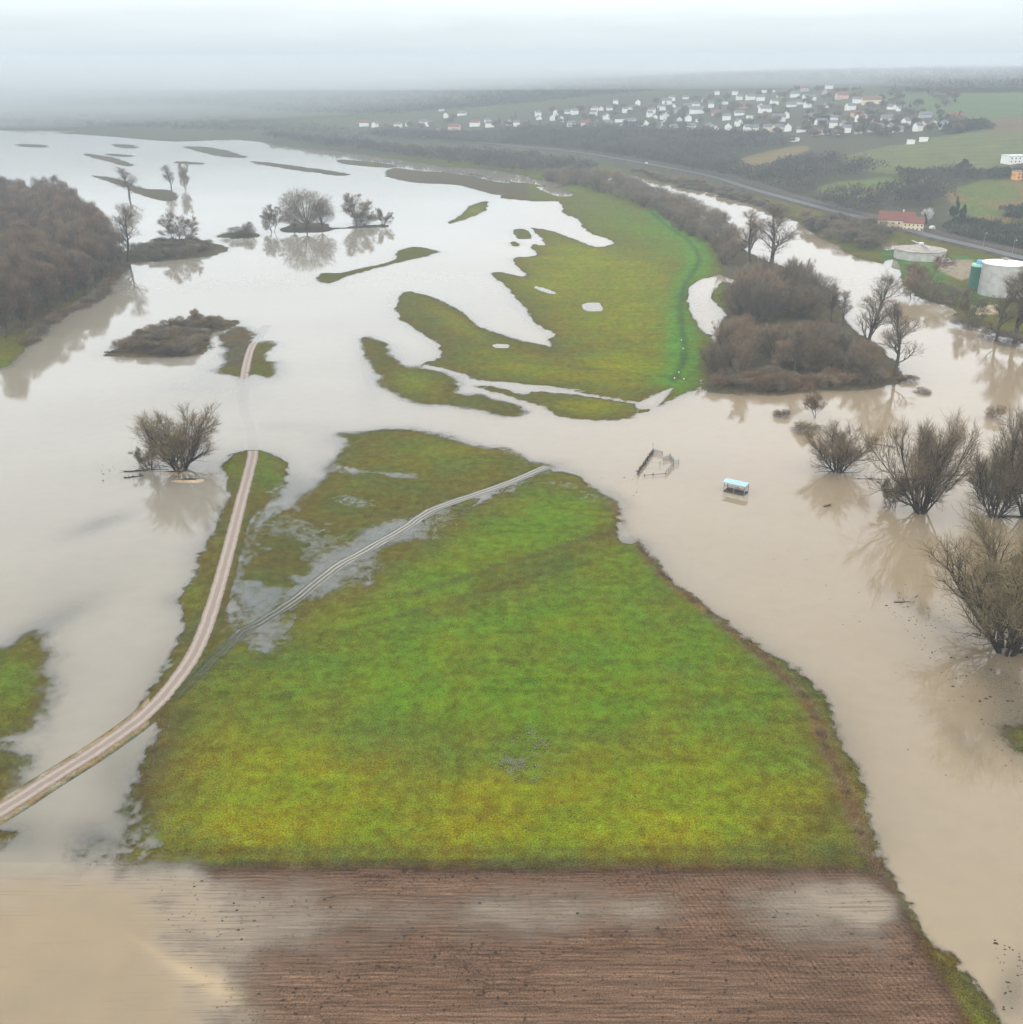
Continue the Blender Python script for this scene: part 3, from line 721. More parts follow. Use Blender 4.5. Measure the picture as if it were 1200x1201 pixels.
def twigs_mesh(P, Dr, L, w, rng):
    n = len(P); s = np.cross(Dr, rng.normal(size=(n, 3))); s /= np.linalg.norm(s, axis=1)[:, None] + 1e-9
    bend = rng.normal(size=(n, 3)) * .12; mid = P + Dr * (L * .5)[:, None] + bend * L[:, None]; tip = P + Dr * L[:, None] + bend * .5 * L[:, None]
    w = np.asarray(w)[:, None] if np.ndim(w) else w
    V_ = np.stack([P - s * w * .5, P + s * w * .5, mid + s * w * .36, mid - s * w * .36, tip + s * w * .12, tip - s * w * .12], 1).reshape(-1, 3)
    i = np.arange(n)[:, None] * 6
    return V_, np.concatenate([i + np.array([0, 1, 2, 3]), i + np.array([3, 2, 4, 5])], 0)

def bare_tree(seed, H, stems=1, lean=.15, fork=.3, wide=.5, lv=3, kids=(7, 6, 5), tw=14, twl=1.3, tww=.05, r0=None, up=.25, droop=0, ang_=(.45, .95), lmin=0):
    """branch skeleton: returns (tube verts, faces), (twig verts, faces) fitted to height H"""
    rng = np.random.default_rng(seed); tubes = []; TP = []; TD = []; TL_ = []
    r0 = r0 or H * .018
    def br(p, d, L, r, l, first=False):
        n = 6 if l == 0 else (4 if l == 1 else 3)
        pts = [p]; rad = [r]; dd = d
        for i in range(n):
            dd = nrm(dd + rng.normal(size=3) * (.07 + .05 * l) + np.array([0, 0, up * (.35 if l == 0 else .6)]) * .45)
            p = p + dd * L / n; pts.append(p); rad.append(r * (1 - .72 * (i + 1) / n))
        tubes.append((pts, rad, 7 if l == 0 else (5 if l == 1 else 3)))
        P = np.array(pts)
        if l < lv:
            k = kids[l]
            for j in range(k):
                t = (fork if l == 0 else .22) + (1 - (fork if l == 0 else .22)) * (j + rng.uniform(0, 1)) / k
                q = t * n; a = int(min(q, n - 1)); pos = P[a] * (1 - (q - a)) + P[a + 1] * (q - a); dr = nrm(P[a + 1] - P[a])
                side = nrm(np.cross(dr, rng.normal(size=3))); ang = rng.uniform(*ang_) * (1.15 - .45 * t)
                nd = nrm(dr * math.cos(ang) + side * math.sin(ang) + np.array([0, 0, -droop]) * (l > 0))
                br(pos, nd, L * rng.uniform(.42, .66) * (1.25 - .55 * t) * (wide * 1.6 if l == 0 else 1), r * (1 - .6 * t) * .55, l + 1)
        if l >= lv - 1 - lmin:
            m = tw if l == lv else int(tw * (.8 if l == lv - 1 else 2.5))
            q = rng.uniform(.12, 1, m) * n; a = np.minimum(q.astype(int), n - 1); f = (q - a)[:, None]
            pos = P[a] * (1 - f) + P[a + 1] * f
            dr = P[a + 1] - P[a]; dr /= np.linalg.norm(dr, axis=1)[:, None]
            dr = dr + rng.normal(size=(m, 3)) * .55 + np.array([0, 0, .25 - droop]); dr /= np.linalg.norm(dr, axis=1)[:, None]
            TP.append(pos); TD.append(dr); TL_.append(rng.uniform(.5, 1.2, m) * twl)
    for s in range(stems):
        az = 2 * math.pi * (s + rng.uniform(-.3, .3)) / stems; le = lean * (rng.uniform(.1, .6) if (stems > 4 and s % 2) else rng.uniform(.6, 1.7)) if stems > 1 else lean * .3
        base_ = np.array([math.cos(az), math.sin(az), 0]) * r0 * (1.4 if stems > 1 else 0)
        br(base_, nrm(np.array([math.cos(az) * le, math.sin(az) * le, 1.])), H * rng.uniform(.72, .95), r0 * (1 if stems == 1 else rng.uniform(.35, .62)), 0)
    tv, tf = tubes_mesh(tubes, 7)
    P = np.concatenate(TP); Dr = np.concatenate(TD); L = np.concatenate(TL_)
    k = H / max(P[:, 2].max() + .6 * twl, 1)
    tv = tv * k; P = P * k
    wv, wf = twigs_mesh(P, Dr, L, tww, rng)
    return (tv, tf), (wv, wf)

def crown_tree(seed, H, rad, n=2600, tww=.10, twl=1.3, lobes=12, base_h=.3, trunk=True, flatb=.75):
    """dense bare crown: lobes of fine twigs over forked limbs"""
    rng = np.random.default_rng(seed); tubes = []
    zc = H * (base_h + (1 - base_h) / 2); hz = H * (1 - base_h) / 2
    C = []; Rr = []
    for i in range(lobes):
        a = i * 2.39996 + rng.uniform(-.3, .3); e = rng.uniform(-.7, .95)
        k = rng.uniform(.45, .72)
        C.append((math.cos(a) * rad * k * math.sqrt(max(.05, 1 - e * e * .8)), math.sin(a) * rad * k * math.sqrt(max(.05, 1 - e * e * .8)), zc + e * hz * .66)); Rr.append(rad * rng.uniform(.34, .50))
    C = np.array(C); Rr = np.array(Rr)
    top = np.array([rng.normal() * .2, rng.normal() * .2, H * (base_h + .12)])
    tubes.append(([np.array([0, 0, -.6]), np.array([0, 0, H * base_h * .5]), top], [H * .02, H * .016, H * .012], 6))
    for c in C:
        m_ = (top * .5 + c * .5) + np.array([0, 0, -.06 * H]); tubes.append(([top * np.array([1, 1, .8]), m_, c, c + (c - top) * .25], [H * .009, H * .006, H * .003, .01], 4))
    w = Rr ** 2; idx = rng.choice(lobes, n, p=w / w.sum())
    d = rng.normal(size=(n, 3)); d /= np.linalg.norm(d, axis=1)[:, None]
    rr = rng.uniform(.25, 1, n) ** .55
    P = C[idx] + d * (rr * Rr[idx])[:, None] * np.array([1, 1, flatb])
    P[:, 2] = np.maximum(P[:, 2], .15)
    out = P - np.array([0, 0, zc * .6]); out /= np.linalg.norm(out, axis=1)[:, None]
    Dr = out + d * .5 + rng.normal(size=(n, 3)) * .45 + np.array([0, 0, .35]); Dr /= np.linalg.norm(Dr, axis=1)[:, None]
    wv, wf = twigs_mesh(P, Dr, rng.uniform(.5, 1.2, n) * twl, tww, rng)
    tv, tf = tubes_mesh(tubes, 6)
    return (tv, tf), (wv, wf)

MBARK = simple('bark', (.075, .062, .048), .9, .3, 1.5, rand=.15)
MBARKD = simple('wet_dark_bark', (.035, .028, .022), .85, .3, 1.5, rand=.1)
MTW = {
 'olive': simple('olive_twigs', (.160, .128, .066), .9, .3, .3, rand=.15, c2=(.150, .108, .064)),
 'brown': simple('brown_twigs', (.185, .135, .086), .9, .3, .3, rand=.3, c2=(.165, .128, .088)),
 'grey': simple('grey_twigs', (.140, .118, .092), .9, .3, .3, rand=.25, c2=(.155, .122, .082)),
 'red': simple('reddish_twigs', (.190, .122, .080), .9, .3, .3, rand=.2, c2=(.18, .12, .072)),
 'forest': simple('forest_twigs', (.120, .094, .072), .9, .35, .2, rand=.3, c2=(.165, .112, .072)),
 'dark': simple('dark_needles', (.030, .048, .030), .9, .3, .4, rand=.2),
}
PROTO = {}
def proto(key, geo, tw, bark=None, crown_name='crown'):
    (tv, tf), (wv, wf) = geo
    PROTO[key] = (np_mesh(key + '_trunk', tv, tf, bark or MBARK, None, True), np_mesh(key + '_crown', wv, wf, MTW[tw]), float(max(tv[:, 2].max(), wv[:, 2].max())),
                  float(np.percentile(np.hypot(wv[:, 0], wv[:, 1]), 96)) * 2)
def place(key, name, x, y, z, height, width=None, rz=None, label=None, cat='tree', group=None, tint=None):
    tm, cm, ph, pw = PROTO[key]
    s = height / ph; sw = s if width is None else width / pw
    r = empty(name, (x, y, z), rnd.uniform(0, 6.28) if rz is None else rz, (sw, sw, s))
    tag(r, label, cat, group)
    a = link(bpy.data.objects.new('trunk' if cat == 'tree' else 'stems', tm), r)
    b = link(bpy.data.objects.new('crown', cm), r)
    return r
for i in range(3): proto(f'willow{i}', bare_tree(100 + i, 18, stems=11, lean=.62, fork=.12, wide=.46, lv=2, kids=(15, 8), tw=9, twl=1.7, tww=.040, r0=.60, up=.26, ang_=(.4, .9), lmin=1), 'olive', MBARKD)
for i in range(3): proto(f'poplar{i}', bare_tree(200 + i, 28, stems=1, lean=.1, fork=.22, wide=.33, lv=3, kids=(18, 8, 4), tw=7, twl=1.5, tww=.045, r0=.55, up=.42, ang_=(.55, .95), lmin=0), 'brown')
proto('field0', bare_tree(300, 16, stems=3, lean=.35, fork=.15, wide=.42, lv=3, kids=(10, 7, 4), tw=9, twl=1.2, tww=.05, r0=.36, up=.25), 'brown')
proto('field1', bare_tree(301, 16, stems=5, lean=.75, fork=.12, wide=.36, lv=3, kids=(9, 6, 4), tw=10, twl=1.2, tww=.045, r0=.36, up=.18, ang_=(.4, .9)), 'olive', MBARKD)
proto('field2', bare_tree(302, 16, stems=2, lean=.3, fork=.2, wide=.5, lv=3, kids=(12, 7, 4), tw=10, twl=1.2, tww=.05, r0=.36, up=.2), 'red')
for i in range(6): proto(f'forest{i}', crown_tree(400 + i, 20, 5.2, n=3800, tww=.075, twl=1.5, lobes=20, base_h=.08), 'forest')
for i in range(3): proto(f'thick{i}', crown_tree(430 + i, 14, 6.5, n=4300, tww=.060, twl=1.3, lobes=22, base_h=.04), ['brown', 'grey', 'red'][i])
for i in range(3): proto(f'limby{i}', bare_tree(560 + i, 14, stems=8, lean=.85, fork=.12, wide=.5, lv=2, kids=(12, 7), tw=14, twl=1.25, tww=.048, r0=.42, up=.2, ang_=(.4, 1.0), lmin=1), ['brown', 'grey', 'brown'][i])
for i in range(3): proto(f'shrub{i}', crown_tree(460 + i, 4, 2.8, n=1900, tww=.05, twl=.8, lobes=10, base_h=.0), ['grey', 'brown', 'red'][i])
for i in range(3): proto(f'low{i}', crown_tree(480 + i, 4, 2.8, n=2000, tww=.05, twl=.8, lobes=10, base_h=.0), ['olive', 'grey', 'brown'][i])
for i in range(2): proto(f'farbelt{i}', crown_tree(500 + i, 11, 5, n=1700, tww=.26, twl=1.5, lobes=12, base_h=.05), ['grey', 'brown'][i])
for i in range(2): proto(f'conifer{i}', crown_tree(520 + i, 12, 3, n=3000, tww=.25, twl=.8, lobes=10, base_h=.02), 'dark')
# conifers: taper the crown mesh
for i in range(2):
    me = PROTO[f'conifer{i}'][1]; n = len(me.vertices); co = np.empty(n * 3, np.float32); me.vertices.foreach_get('co', co); co = co.reshape(-1, 3)
    f = 1.25 * (1 - np.clip(co[:, 2] / 13, 0, .96)); co[:, 0] *= f; co[:, 1] *= f; me.vertices.foreach_set('co', co.ravel()); me.update()

def tree_px(key, name, u, v, hpx, wpx=None, label=None, cat='tree', group=None, rz=None, z=None, sink=.2):
    x, y, zz, mp = at(u, v)
    k = 1 / math.cos(math.atan2(HC - zz, y))   # foreshortening of a standing height
    return place(key, name, x, y, (zz if z is None else z) - sink, hpx * mp * k, None if wpx is None else wpx * mp, rz, label, cat, group)

# single trees and shrubs one can point at
H = [
 ('willow0', 'willow_tree', 212, 552, 80, 100, 'many stemmed bare willow standing alone in flood water left of the gravel track', 'tree'),
 ('field1', 'willow_tree', 176, 549, 34, 42, 'small leaning willow at the left foot of the lone large willow', 'tree'),
 ('poplar0', 'bare_tree', 152, 233, 38, 30, 'bare tree on the brown spit in the far left water', 'tree'),
 ('poplar1', 'bare_tree', 150, 306, 68, 36, 'tall thin bare tree at the forest tip beside the wooded islet', 'tree'),
 ('field0', 'bare_tree', 211, 290, 42, 44, 'round bare tree rising from the middle of the wooded islet', 'tree'),
 ('poplar2', 'bare_tree', 201, 222, 30, 17, 'left one of two bare trees standing together in far open water', 'tree'),
 ('field0', 'bare_tree', 218, 222, 32, 20, 'right one of two bare trees standing together in far open water', 'tree'),
 ('thick1', 'bare_tree', 360, 270, 50, 62, 'big domed dense tree clump in the middle of the far water', 'tree'),
 ('thick0', 'bare_tree', 345, 270, 34, 34, 'lower rounded tree at the left shoulder of the big domed clump', 'tree'),
 ('thick2', 'bare_tree', 377, 269, 38, 34, 'lower rounded tree at the right shoulder of the big domed clump', 'tree'),
 ('field0', 'bare_tree', 320, 272, 33, 30, 'small bare tree in water left of the big domed clump', 'tree'),
 ('field0', 'bare_tree', 420, 264, 39, 42, 'bare spreading tree over a dark bush right of the domed clump', 'tree'),
 ('field1', 'bare_tree', 449, 265, 22, 26, 'low bare tree at the right end of the small bush islet', 'tree'),
 ('field2', 'bare_tree', 226, 384, 24, 22, 'small bare tree poking out of the dark bush island', 'tree'),
 ('poplar0', 'bare_tree', 904, 314, 74, 62, 'tall bare tree with twin trunks behind the river thickets', 'tree'),
 ('poplar1', 'bare_tree', 880, 308, 62, 40, 'slender bare tree just left of the tall twin trunked tree', 'tree'),
 ('poplar2', 'bare_tree', 1017, 418, 98, 54, 'tall bare poplar on the river bank, left of two tall bare poplars', 'tree'),
 ('poplar0', 'bare_tree', 1050, 442, 92, 54, 'tall bare poplar at the water edge, right of two tall bare poplars', 'tree'),
 ('limby0', 'bare_tree', 1006, 446, 40, 44, 'open bare tree at the right end of the brown thicket below the left tall poplar', 'tree'),
 ('field0', 'bare_tree', 868, 446, 50, 34, 'upright bare tree rising from the left front of the brown thicket', 'tree'),
 ('poplar1', 'bare_tree', 932, 436, 56, 36, 'slim bare tree standing in the middle of the brown thicket', 'tree'),
 ('field0', 'bare_tree', 1070, 350, 36, 32, 'bare tree on the far bank left of the pale grey bush', 'tree'),
 ('poplar0', 'bare_tree', 1168, 400, 70, 44, 'slim bare tree just left of the tall dark far bank tree', 'tree'),
 ('poplar1', 'bare_tree', 975, 378, 46, 24, 'thin bare tree at the right end of the grey round thicket', 'tree'),
 ('poplar2', 'bare_tree', 988, 382, 42, 22, 'thin bare tree between the grey thicket and the tall poplars', 'tree'),
 ('field2', 'bare_tree', 957, 490, 44, 42, 'small reddish tree in the water in front of the brown thicket', 'tree'),
 ('willow2', 'willow_tree', 983, 553, 66, 78, 'middle sized willow in the flood left of the big ragged willow', 'tree'),
 ('willow1', 'willow_tree', 1080, 601, 128, 112, 'big ragged willow in the flood water right of the blue roofed feeder', 'tree'),
 ('field1', 'willow_tree', 1048, 595, 44, 46, 'low shrubby willow at the left foot of the big ragged willow', 'tree'),
 ('willow2', 'willow_tree', 1166, 606, 104, 92, 'tall open willow in the flood beside a dark fallen trunk', 'tree'),
 ('willow0', 'willow_tree', 1205, 608, 155, 100, 'large willow cut by the right picture edge above the fallen trunk', 'tree'),
 ('willow0', 'willow_tree', 1182, 764, 150, 200, 'huge olive brown willow at the right edge, nearest of all trees', 'tree'),
 ('field1', 'willow_tree', 1240, 735, 120, 120, 'willow standing behind the nearest huge willow at the right edge', 'tree'),
 ('poplar1', 'bare_tree', 1190, 402, 92, 60, 'tall dark bare tree on the far bank in front of the white tank', 'tree'),
 ('poplar2', 'bare_tree', 1206, 404, 88, 50, 'bare bankside tree cut by the right edge beside the white tank', 'tree'),
 ('field0', 'bare_tree', 1137, 380, 44, 34, 'small bare tree on the muddy point of the far bank', 'tree'),
 ('field2', 'bare_tree', 1084, 345, 46, 62, 'broad reddish bare tree in front of the round covered tank', 'tree'),
]
for (k, n, u, v, h, w, lab, cat) in H: tree_px(k, n, u, v, h, w, lab, cat)
for (u, v, h, w, lab, k) in [
 (427, 263, 16, 38, 'dark bush under the bare tree on the small far islet', 'low1'), (280, 278, 12, 40, 'low dark bush floating alone in the far water', 'low1'), (292, 277, 18, 16, 'small upright bush on the low lone islet', 'low1'),
 (917, 488, 12, 24, 'small brown shrub in the water left of the reddish tree', 'low2'), (946, 505, 14, 38, 'flat brown shrub at the foot of the reddish tree', 'low2'),
 (1167, 490, 20, 26, 'small round shrub standing alone in the river at right', 'low2'), (1066, 447, 10, 26, 'flat shrub at the water edge by the right tall poplar', 'low0'), (1082, 460, 8, 24, 'tiny shrub nearest the water below the right tall poplar', 'low1'),
 (1090, 352, 26, 44, 'pale grey bush on the far bank below the reddish tree', 'low1'), (1118, 356, 24, 30, 'grey bush at the right end of the bank bushes', 'low1'), (1135, 384, 16, 40, 'dark bush at the water on the muddy point', 'low1'),
 (1165, 398, 16, 34, 'dark bush under the tall trees of the far bank', 'low1'), (1190, 404, 18, 40, 'dark bush at the foot of the tallest far bank tree', 'low1'),
 (613, 983 - 590, 1, 1, None, None)]:
    if lab: tree_px(k, 'bush', u, v, h, w, lab, 'bush')
tree_px('conifer0', 'conifer', 1118, 262, 32, 14, 'dark green conifer right of the red roofed farmhouse', 'conifer')
tree_px('conifer1', 'conifer', 1127, 266, 26, 12, 'shorter dark conifer beside the tall one right of the farmhouse', 'conifer')
tree_px('conifer0', 'conifer', 1082, 270, 21, 10, 'small dark conifer in front of the farmhouse wing', 'conifer')
tree_px('conifer1', 'conifer', 1129, 203, 16, 22, 'dark evergreen clump on the hedge line below the pasture', 'conifer')

# left forest
def scatter_poly(poly, spacing, seed, jitter=.42):
    P = np.array(poly); rg = np.random.default_rng(seed); out = []
    xs = np.arange(P[:, 0].min(), P[:, 0].max(), spacing); ys = np.arange(P[:, 1].min(), P[:, 1].max(), spacing * .87)
    G = np.array([(x + (spacing / 2 if j % 2 else 0), y) for j, y in enumerate(ys) for x in xs])
    G += rg.uniform(-jitter, jitter, G.shape) * spacing
    if not len(G): return G
    return G[sdist(G[:, 0], G[:, 1], P, 10) > 0]
FOREST = [(-196, 396), (-203, 440), (-199, 480), (-207, 520), (-212, 566), (-236, 612), (-282, 700), (-340, 810), (-420, 960), (-560, 1080), (-620, 900), (-400, 640), (-300, 480), (-252, 396)]
fp = scatter_poly(FOREST, 9.6, 3)
fp = fp[np.argsort(fp[:, 1])]
cnt = 0
for (x, y) in fp:
    u, v, d = world_px(x, y, 16)
    if u < -22 or cnt > 296 or y > 930: continue
    hh = rnd.uniform(19, 28); cnt += 1
    lean = rnd.random()
    place(f'forest{rnd.randrange(6)}', 'forest_tree', x, y, gz(x, y) - .3, hh, rnd.uniform(9.5, 12.5), None,
          'bare grey brown tree packed in the dense forest at the left edge', 'tree', 'trees of the left forest')
print('FOREST', cnt, 'of', len(fp))
# forest fringe shrubs
fr = smooth_line([(-190, 398), (-197, 440), (-194, 480), (-203, 520), (-208, 566)], 8)
for (x, y) in fr:
    if rnd.random() < .95:
        place(f'shrub{rnd.randrange(3)}', 'shrub', x + rnd.uniform(-2, 1), y, gz(x, y) - .2, rnd.uniform(3, 6), rnd.uniform(5, 8), None, 'low grey shrub along the waterside foot of the left forest', 'shrub', 'shrubs edging the left forest')

# bush islands
def fill_px(poly, spacing, keys, name, hpx, wm, label, cat, group, seed=1):
    P = [hit(*p)[:2] for p in poly]
    for (x, y) in scatter_poly(P, spacing, seed):
        place(rnd.choice(keys), name, x, y, gz(x, y) - .25, rnd.uniform(*hpx), rnd.uniform(*wm), None, label, cat, group)
fill_px([(133, 415), (150, 402), (180, 394), (196, 382), (240, 378), (274, 378), (262, 386), (240, 393), (238, 411), (212, 417), (170, 418)], 6.0, ['low0', 'low1', 'low1', 'low2'], 'shrub', (3.2, 5.8), (7, 9.5),
        'low bare shrub of the dark bush island left of the drowned track end', 'shrub', 'shrubs of the dark bush island', 5)
fill_px([(152, 305), (165, 292), (200, 285), (240, 287), (264, 293), (240, 300), (190, 305)], 8.5, ['low1', 'low1', 'shrub0'], 'shrub', (4, 7), (9, 13), 'low grey shrub massed on the wooded islet by the forest tip', 'shrub', 'shrubs of the wooded islet', 6)
# river belt
BELT = [(640, 206), (690, 208), (735, 214), (775, 232), (815, 248), (850, 268), (872, 288), (880, 305), (868, 318), (850, 312), (838, 300), (815, 284), (790, 268), (765, 248), (725, 234), (690, 222), (640, 216)]
fill_px(BELT, 12.5, ['thick0', 'thick1', 'limby0', 'limby1'], 'riverside_tree', (8, 14.5), (10, 15), 'bare bushy tree in the belt between the far meadow and the river', 'tree', 'trees of the river belt', 7)
fill_px([(858, 352), (885, 340), (930, 342), (958, 356), (962, 372), (930, 380), (880, 378), (858, 372)], 11, ['thick1', 'limby0', 'limby1', 'limby2'], 'thicket_tree', (15, 20), (14, 18), 'grey brown rounded tree of the upper river thicket', 'tree', 'trees of the upper grey thicket', 8)
fill_px([(832, 432), (838, 408), (870, 402), (915, 402), (960, 405), (1000, 412), (1030, 425), (1045, 440), (1000, 448), (960, 442), (945, 434), (925, 440), (900, 425), (880, 440), (850, 446)], 11, ['thick0', 'thick2', 'limby0', 'limby1', 'limby2'], 'thicket_tree', (8.5, 15.5), (9, 15), 'brown bushy tree of the lower river thicket', 'tree', 'trees of the lower brown thicket', 9)
fill_px([(834, 455), (850, 444), (900, 446), (960, 448), (1035, 440), (1045, 448), (1000, 456), (960, 457), (900, 460), (850, 460)], 5.2, ['shrub1', 'shrub2', 'shrub0'], 'shrub', (3.5, 6.5), (6, 9), 'rusty brown shrub fringing the water below the brown thicket', 'shrub', 'shrubs below the brown thicket', 10)
# far bank bushes
fill_px([(925, 252), (960, 262), (1000, 262), (1030, 270), (1048, 280), (1040, 292), (1010, 296), (985, 287), (962, 276), (942, 263)], 13, ['thick0', 'thick1', 'farbelt0'], 'bank_tree', (6, 11), (10, 15), 'bare bushy tree on the far river bank left of the farmhouse', 'tree', 'bushy trees on the far river bank', 11)
fill_px([(735, 199), (780, 208), (830, 219), (880, 231), (925, 248), (925, 255), (875, 238), (825, 226), (779, 215)], 12, ['farbelt0', 'farbelt1'], 'bank_tree', (3.5, 6), (8, 12), 'low bare bush between the river and the valley road', 'tree', 'bushes between river and road', 12)

# ------------------------------------------------------------------ far woods: one mass
def far_woods(name, polys, spacing, hrange, mat, seed, ntw=70, density=1.0):
    rg = np.random.default_rng(seed); VV = []; FF = []; o = 0
    for poly in polys:
        P = [hit(*p)[:2] for p in poly]
        pts = scatter_poly(P, spacing, seed)
        for (x, y) in pts:
            if rg.random() > density: continue
            h = rg.uniform(*hrange); r = spacing * rg.uniform(.5, .72); z0 = gz(x, y)
            n = ntw
            d = rg.normal(size=(n, 3)); d[:, 2] = np.abs(d[:, 2]) * .9 - .25; d /= np.linalg.norm(d, axis=1)[:, None]
            Pp = np.array([x, y, z0 + h * .5]) + d * np.array([r, r, h * .46]) * rg.uniform(.5, 1, n)[:, None]
            Dr = d + rg.normal(size=(n, 3)) * .6 + np.array([0, 0, .5]); Dr /= np.linalg.norm(Dr, axis=1)[:, None]
            L = rg.uniform(1.2, 3.0, n)
            v_, f_ = twigs_mesh(Pp, Dr, L, .75, rg)
            VV.append(v_); FF.append(f_ + o); o += len(v_)
    me = np_mesh(name, np.concatenate(VV), np.concatenate(FF), mat)
    ob = link(bpy.data.objects.new(name, me)); return ob
MFW = simple('far_wood_twigs', (.066, .056, .047), .95, .45, .02)
MFD = simple('ridge_wood_twigs', (.045, .045, .038), .95, .45, .02)
MFG = simple('far_hedge_twigs', (.055, .058, .042), .95, .45, .02)
w1_ = far_woods('woods', [
  [(420, 162), (480, 158), (560, 162), (640, 158), (720, 160), (745, 168), (760, 186), (820, 182), (855, 178), (850, 195), (880, 205), (930, 196), (960, 188), (1000, 196), (1040, 203), (1000, 212), (958, 220), (950, 236), (900, 224), (830, 205), (760, 192), (680, 178), (600, 169), (500, 166)],
  [(300, 160), (400, 170), (480, 180), (560, 184), (640, 192), (700, 200), (690, 206), (640, 206), (570, 200), (500, 190), (400, 176), (330, 166)],
  [(430, 158), (560, 162), (640, 154), (730, 156), (800, 158), (840, 160), (900, 162), (935, 172), (880, 182), (855, 190), (860, 196), (830, 205), (760, 190), (640, 174), (520, 166)],
  [(950, 236), (985, 234), (1030, 231), (1066, 222), (1085, 212), (1135, 208), (1135, 214), (1112, 226), (1112, 240), (1100, 246), (1040, 242), (1032, 256), (985, 250)],
 ], 12, (8, 15), MFW, 41, 80)
tag(w1_, 'hazy grey brown woodland between the valley road and the village', 'woodland', None, 'stuff')
w4_ = far_woods('far_shore_woods', [[(-120, 132), (60, 136), (200, 140), (330, 146), (420, 156), (430, 168), (380, 166), (300, 158), (180, 154), (60, 150), (-120, 146)]], 26, (8, 14), MFW, 44, 60, .75)
tag(w4_, 'grey woodland along the far left shore fading into fog', 'woodland', None, 'stuff')
w2_ = far_woods('woods', [[(-200, 122), (200, 128), (420, 140), (560, 132), (700, 118), (800, 106), (840, 100), (1010, 98), (1060, 106), (1400, 106), (1500, 84), (1200, 84), (900, 88), (700, 100), (400, 115), (-200, 105)]], 26, (13, 20), MFD, 42, 60)
tag(w2_, 'dark forest on the ridge above the village fading into fog', 'woodland', None, 'stuff')
w3_ = far_woods('hedge', [[(1125, 262), (1160, 268), (1200, 275), (1240, 286), (1240, 300), (1190, 292), (1140, 282), (1105, 274)], [(1040, 204), (1120, 206), (1180, 204), (1240, 212), (1240, 216), (1165, 210), (1120, 211), (1050, 208)],
                          [(1175, 250), (1240, 256), (1240, 270), (1185, 262)], [(1060, 106.5), (1400, 107), (1400, 109), (1060, 109)], [(1100, 150), (1150, 146), (1165, 152), (1110, 160)]], 8, (4, 7.5), MFG, 43, 90)
tag(w3_, 'dark hedgerows along the fields beyond the road', 'hedge', None, 'stuff')

# ------------------------------------------------------------------ buildings
def box_v(x0, x1, y0, y1, z0, z1):
    return [(x0, y0, z0), (x1, y0, z0), (x1, y1, z0), (x0, y1, z0), (x0, y0, z1), (x1, y0, z1), (x1, y1, z1), (x0, y1, z1)]
BOXF = [(0, 3, 2, 1), (4, 5, 6, 7), (0, 1, 5, 4), (1, 2, 6, 5), (2, 3, 7, 6), (3, 0, 4, 7)]
class MB:
    def __init__(s): s.v = []; s.f = []
    def box(s, x0, x1, y0, y1, z0, z1):
        o = len(s.v); s.v += box_v(x0, x1, y0, y1, z0, z1); s.f += [tuple(i + o for i in f) for f in BOXF]; return s
    def add(s, v, f):
        o = len(s.v); s.v += list(v); s.f += [tuple(i + o for i in q) for q in f]; return s
    def bar(s, a, b, r, n=6):
        a = np.array(a, float); b = np.array(b, float); d = nrm(b - a); ref = np.array([0, 0, 1.]) if abs(d[2]) < .9 else np.array([1., 0, 0])
        p = nrm(np.cross(d, ref)); q = np.cross(d, p); o = len(s.v)
        for e in (a, b):
            for k in range(n):
                s.v.append(tuple(e + (p * math.cos(2 * math.pi * k / n) + q * math.sin(2 * math.pi * k / n)) * r))
        s.f += [(o + k, o + (k + 1) % n, o + n + (k + 1) % n, o + n + k) for k in range(n)]
        s.f += [tuple(o + n - 1 - k for k in range(n)), tuple(o + n + k for k in range(n))]
        return s
    def cyl(s, r0, r1, z0, z1, n=40, cx=0, cy=0, cap=True):
        o = len(s.v)
        for r, z in ((r0, z0), (r1, z1)):
            for k in range(n): s.v.append((cx + r * math.cos(2 * math.pi * k / n), cy + r * math.sin(2 * math.pi * k / n), z))
        s.f += [(o + k, o + (k + 1) % n, o + n + (k + 1) % n, o + n + k) for k in range(n)]
        if cap: s.f += [tuple(o + n + k for k in range(n)), tuple(o + n - 1 - k for k in range(n))]
        return s
    def build(s, name, mat, parent=None):
        me = bpy.data.meshes.new(name); me.from_pydata([tuple(map(float, v)) for v in s.v], [], s.f); me.materials.append(mat); me.update()
        return link(bpy.data.objects.new(name, me), parent)
MWALL = {'white': simple('white_render', (.72, .71, .68), .8, .06, .3), 'cream': simple('cream_render', (.62, .53, .38), .8, .08, .3), 'grey': simple('grey_render', (.36, .36, .36), .8, .1, .3),
         'pink': simple('pink_render', (.55, .38, .32), .8, .1, .3), 'orange': simple('orange_render', (.72, .38, .16), .8, .08, .3)}
MROOF = {'red': simple('red_tiles', (.165, .070, .055), .75, .25, 1.2), 'grey': simple('grey_tiles', (.13, .135, .145), .7, .2, 1.2), 'pale': simple('pale_metal_roof', (.55, .58, .60), .5, .1, .6), 'brown': simple('brown_tiles', (.15, .095, .075), .75, .25, 1.2)}
MGLASS = simple('window_glass', (.03, .035, .04), .15, .1, 1, spec=.6)
MDOOR = simple('door_paint', (.12, .08, .05), .6, .1, 1)
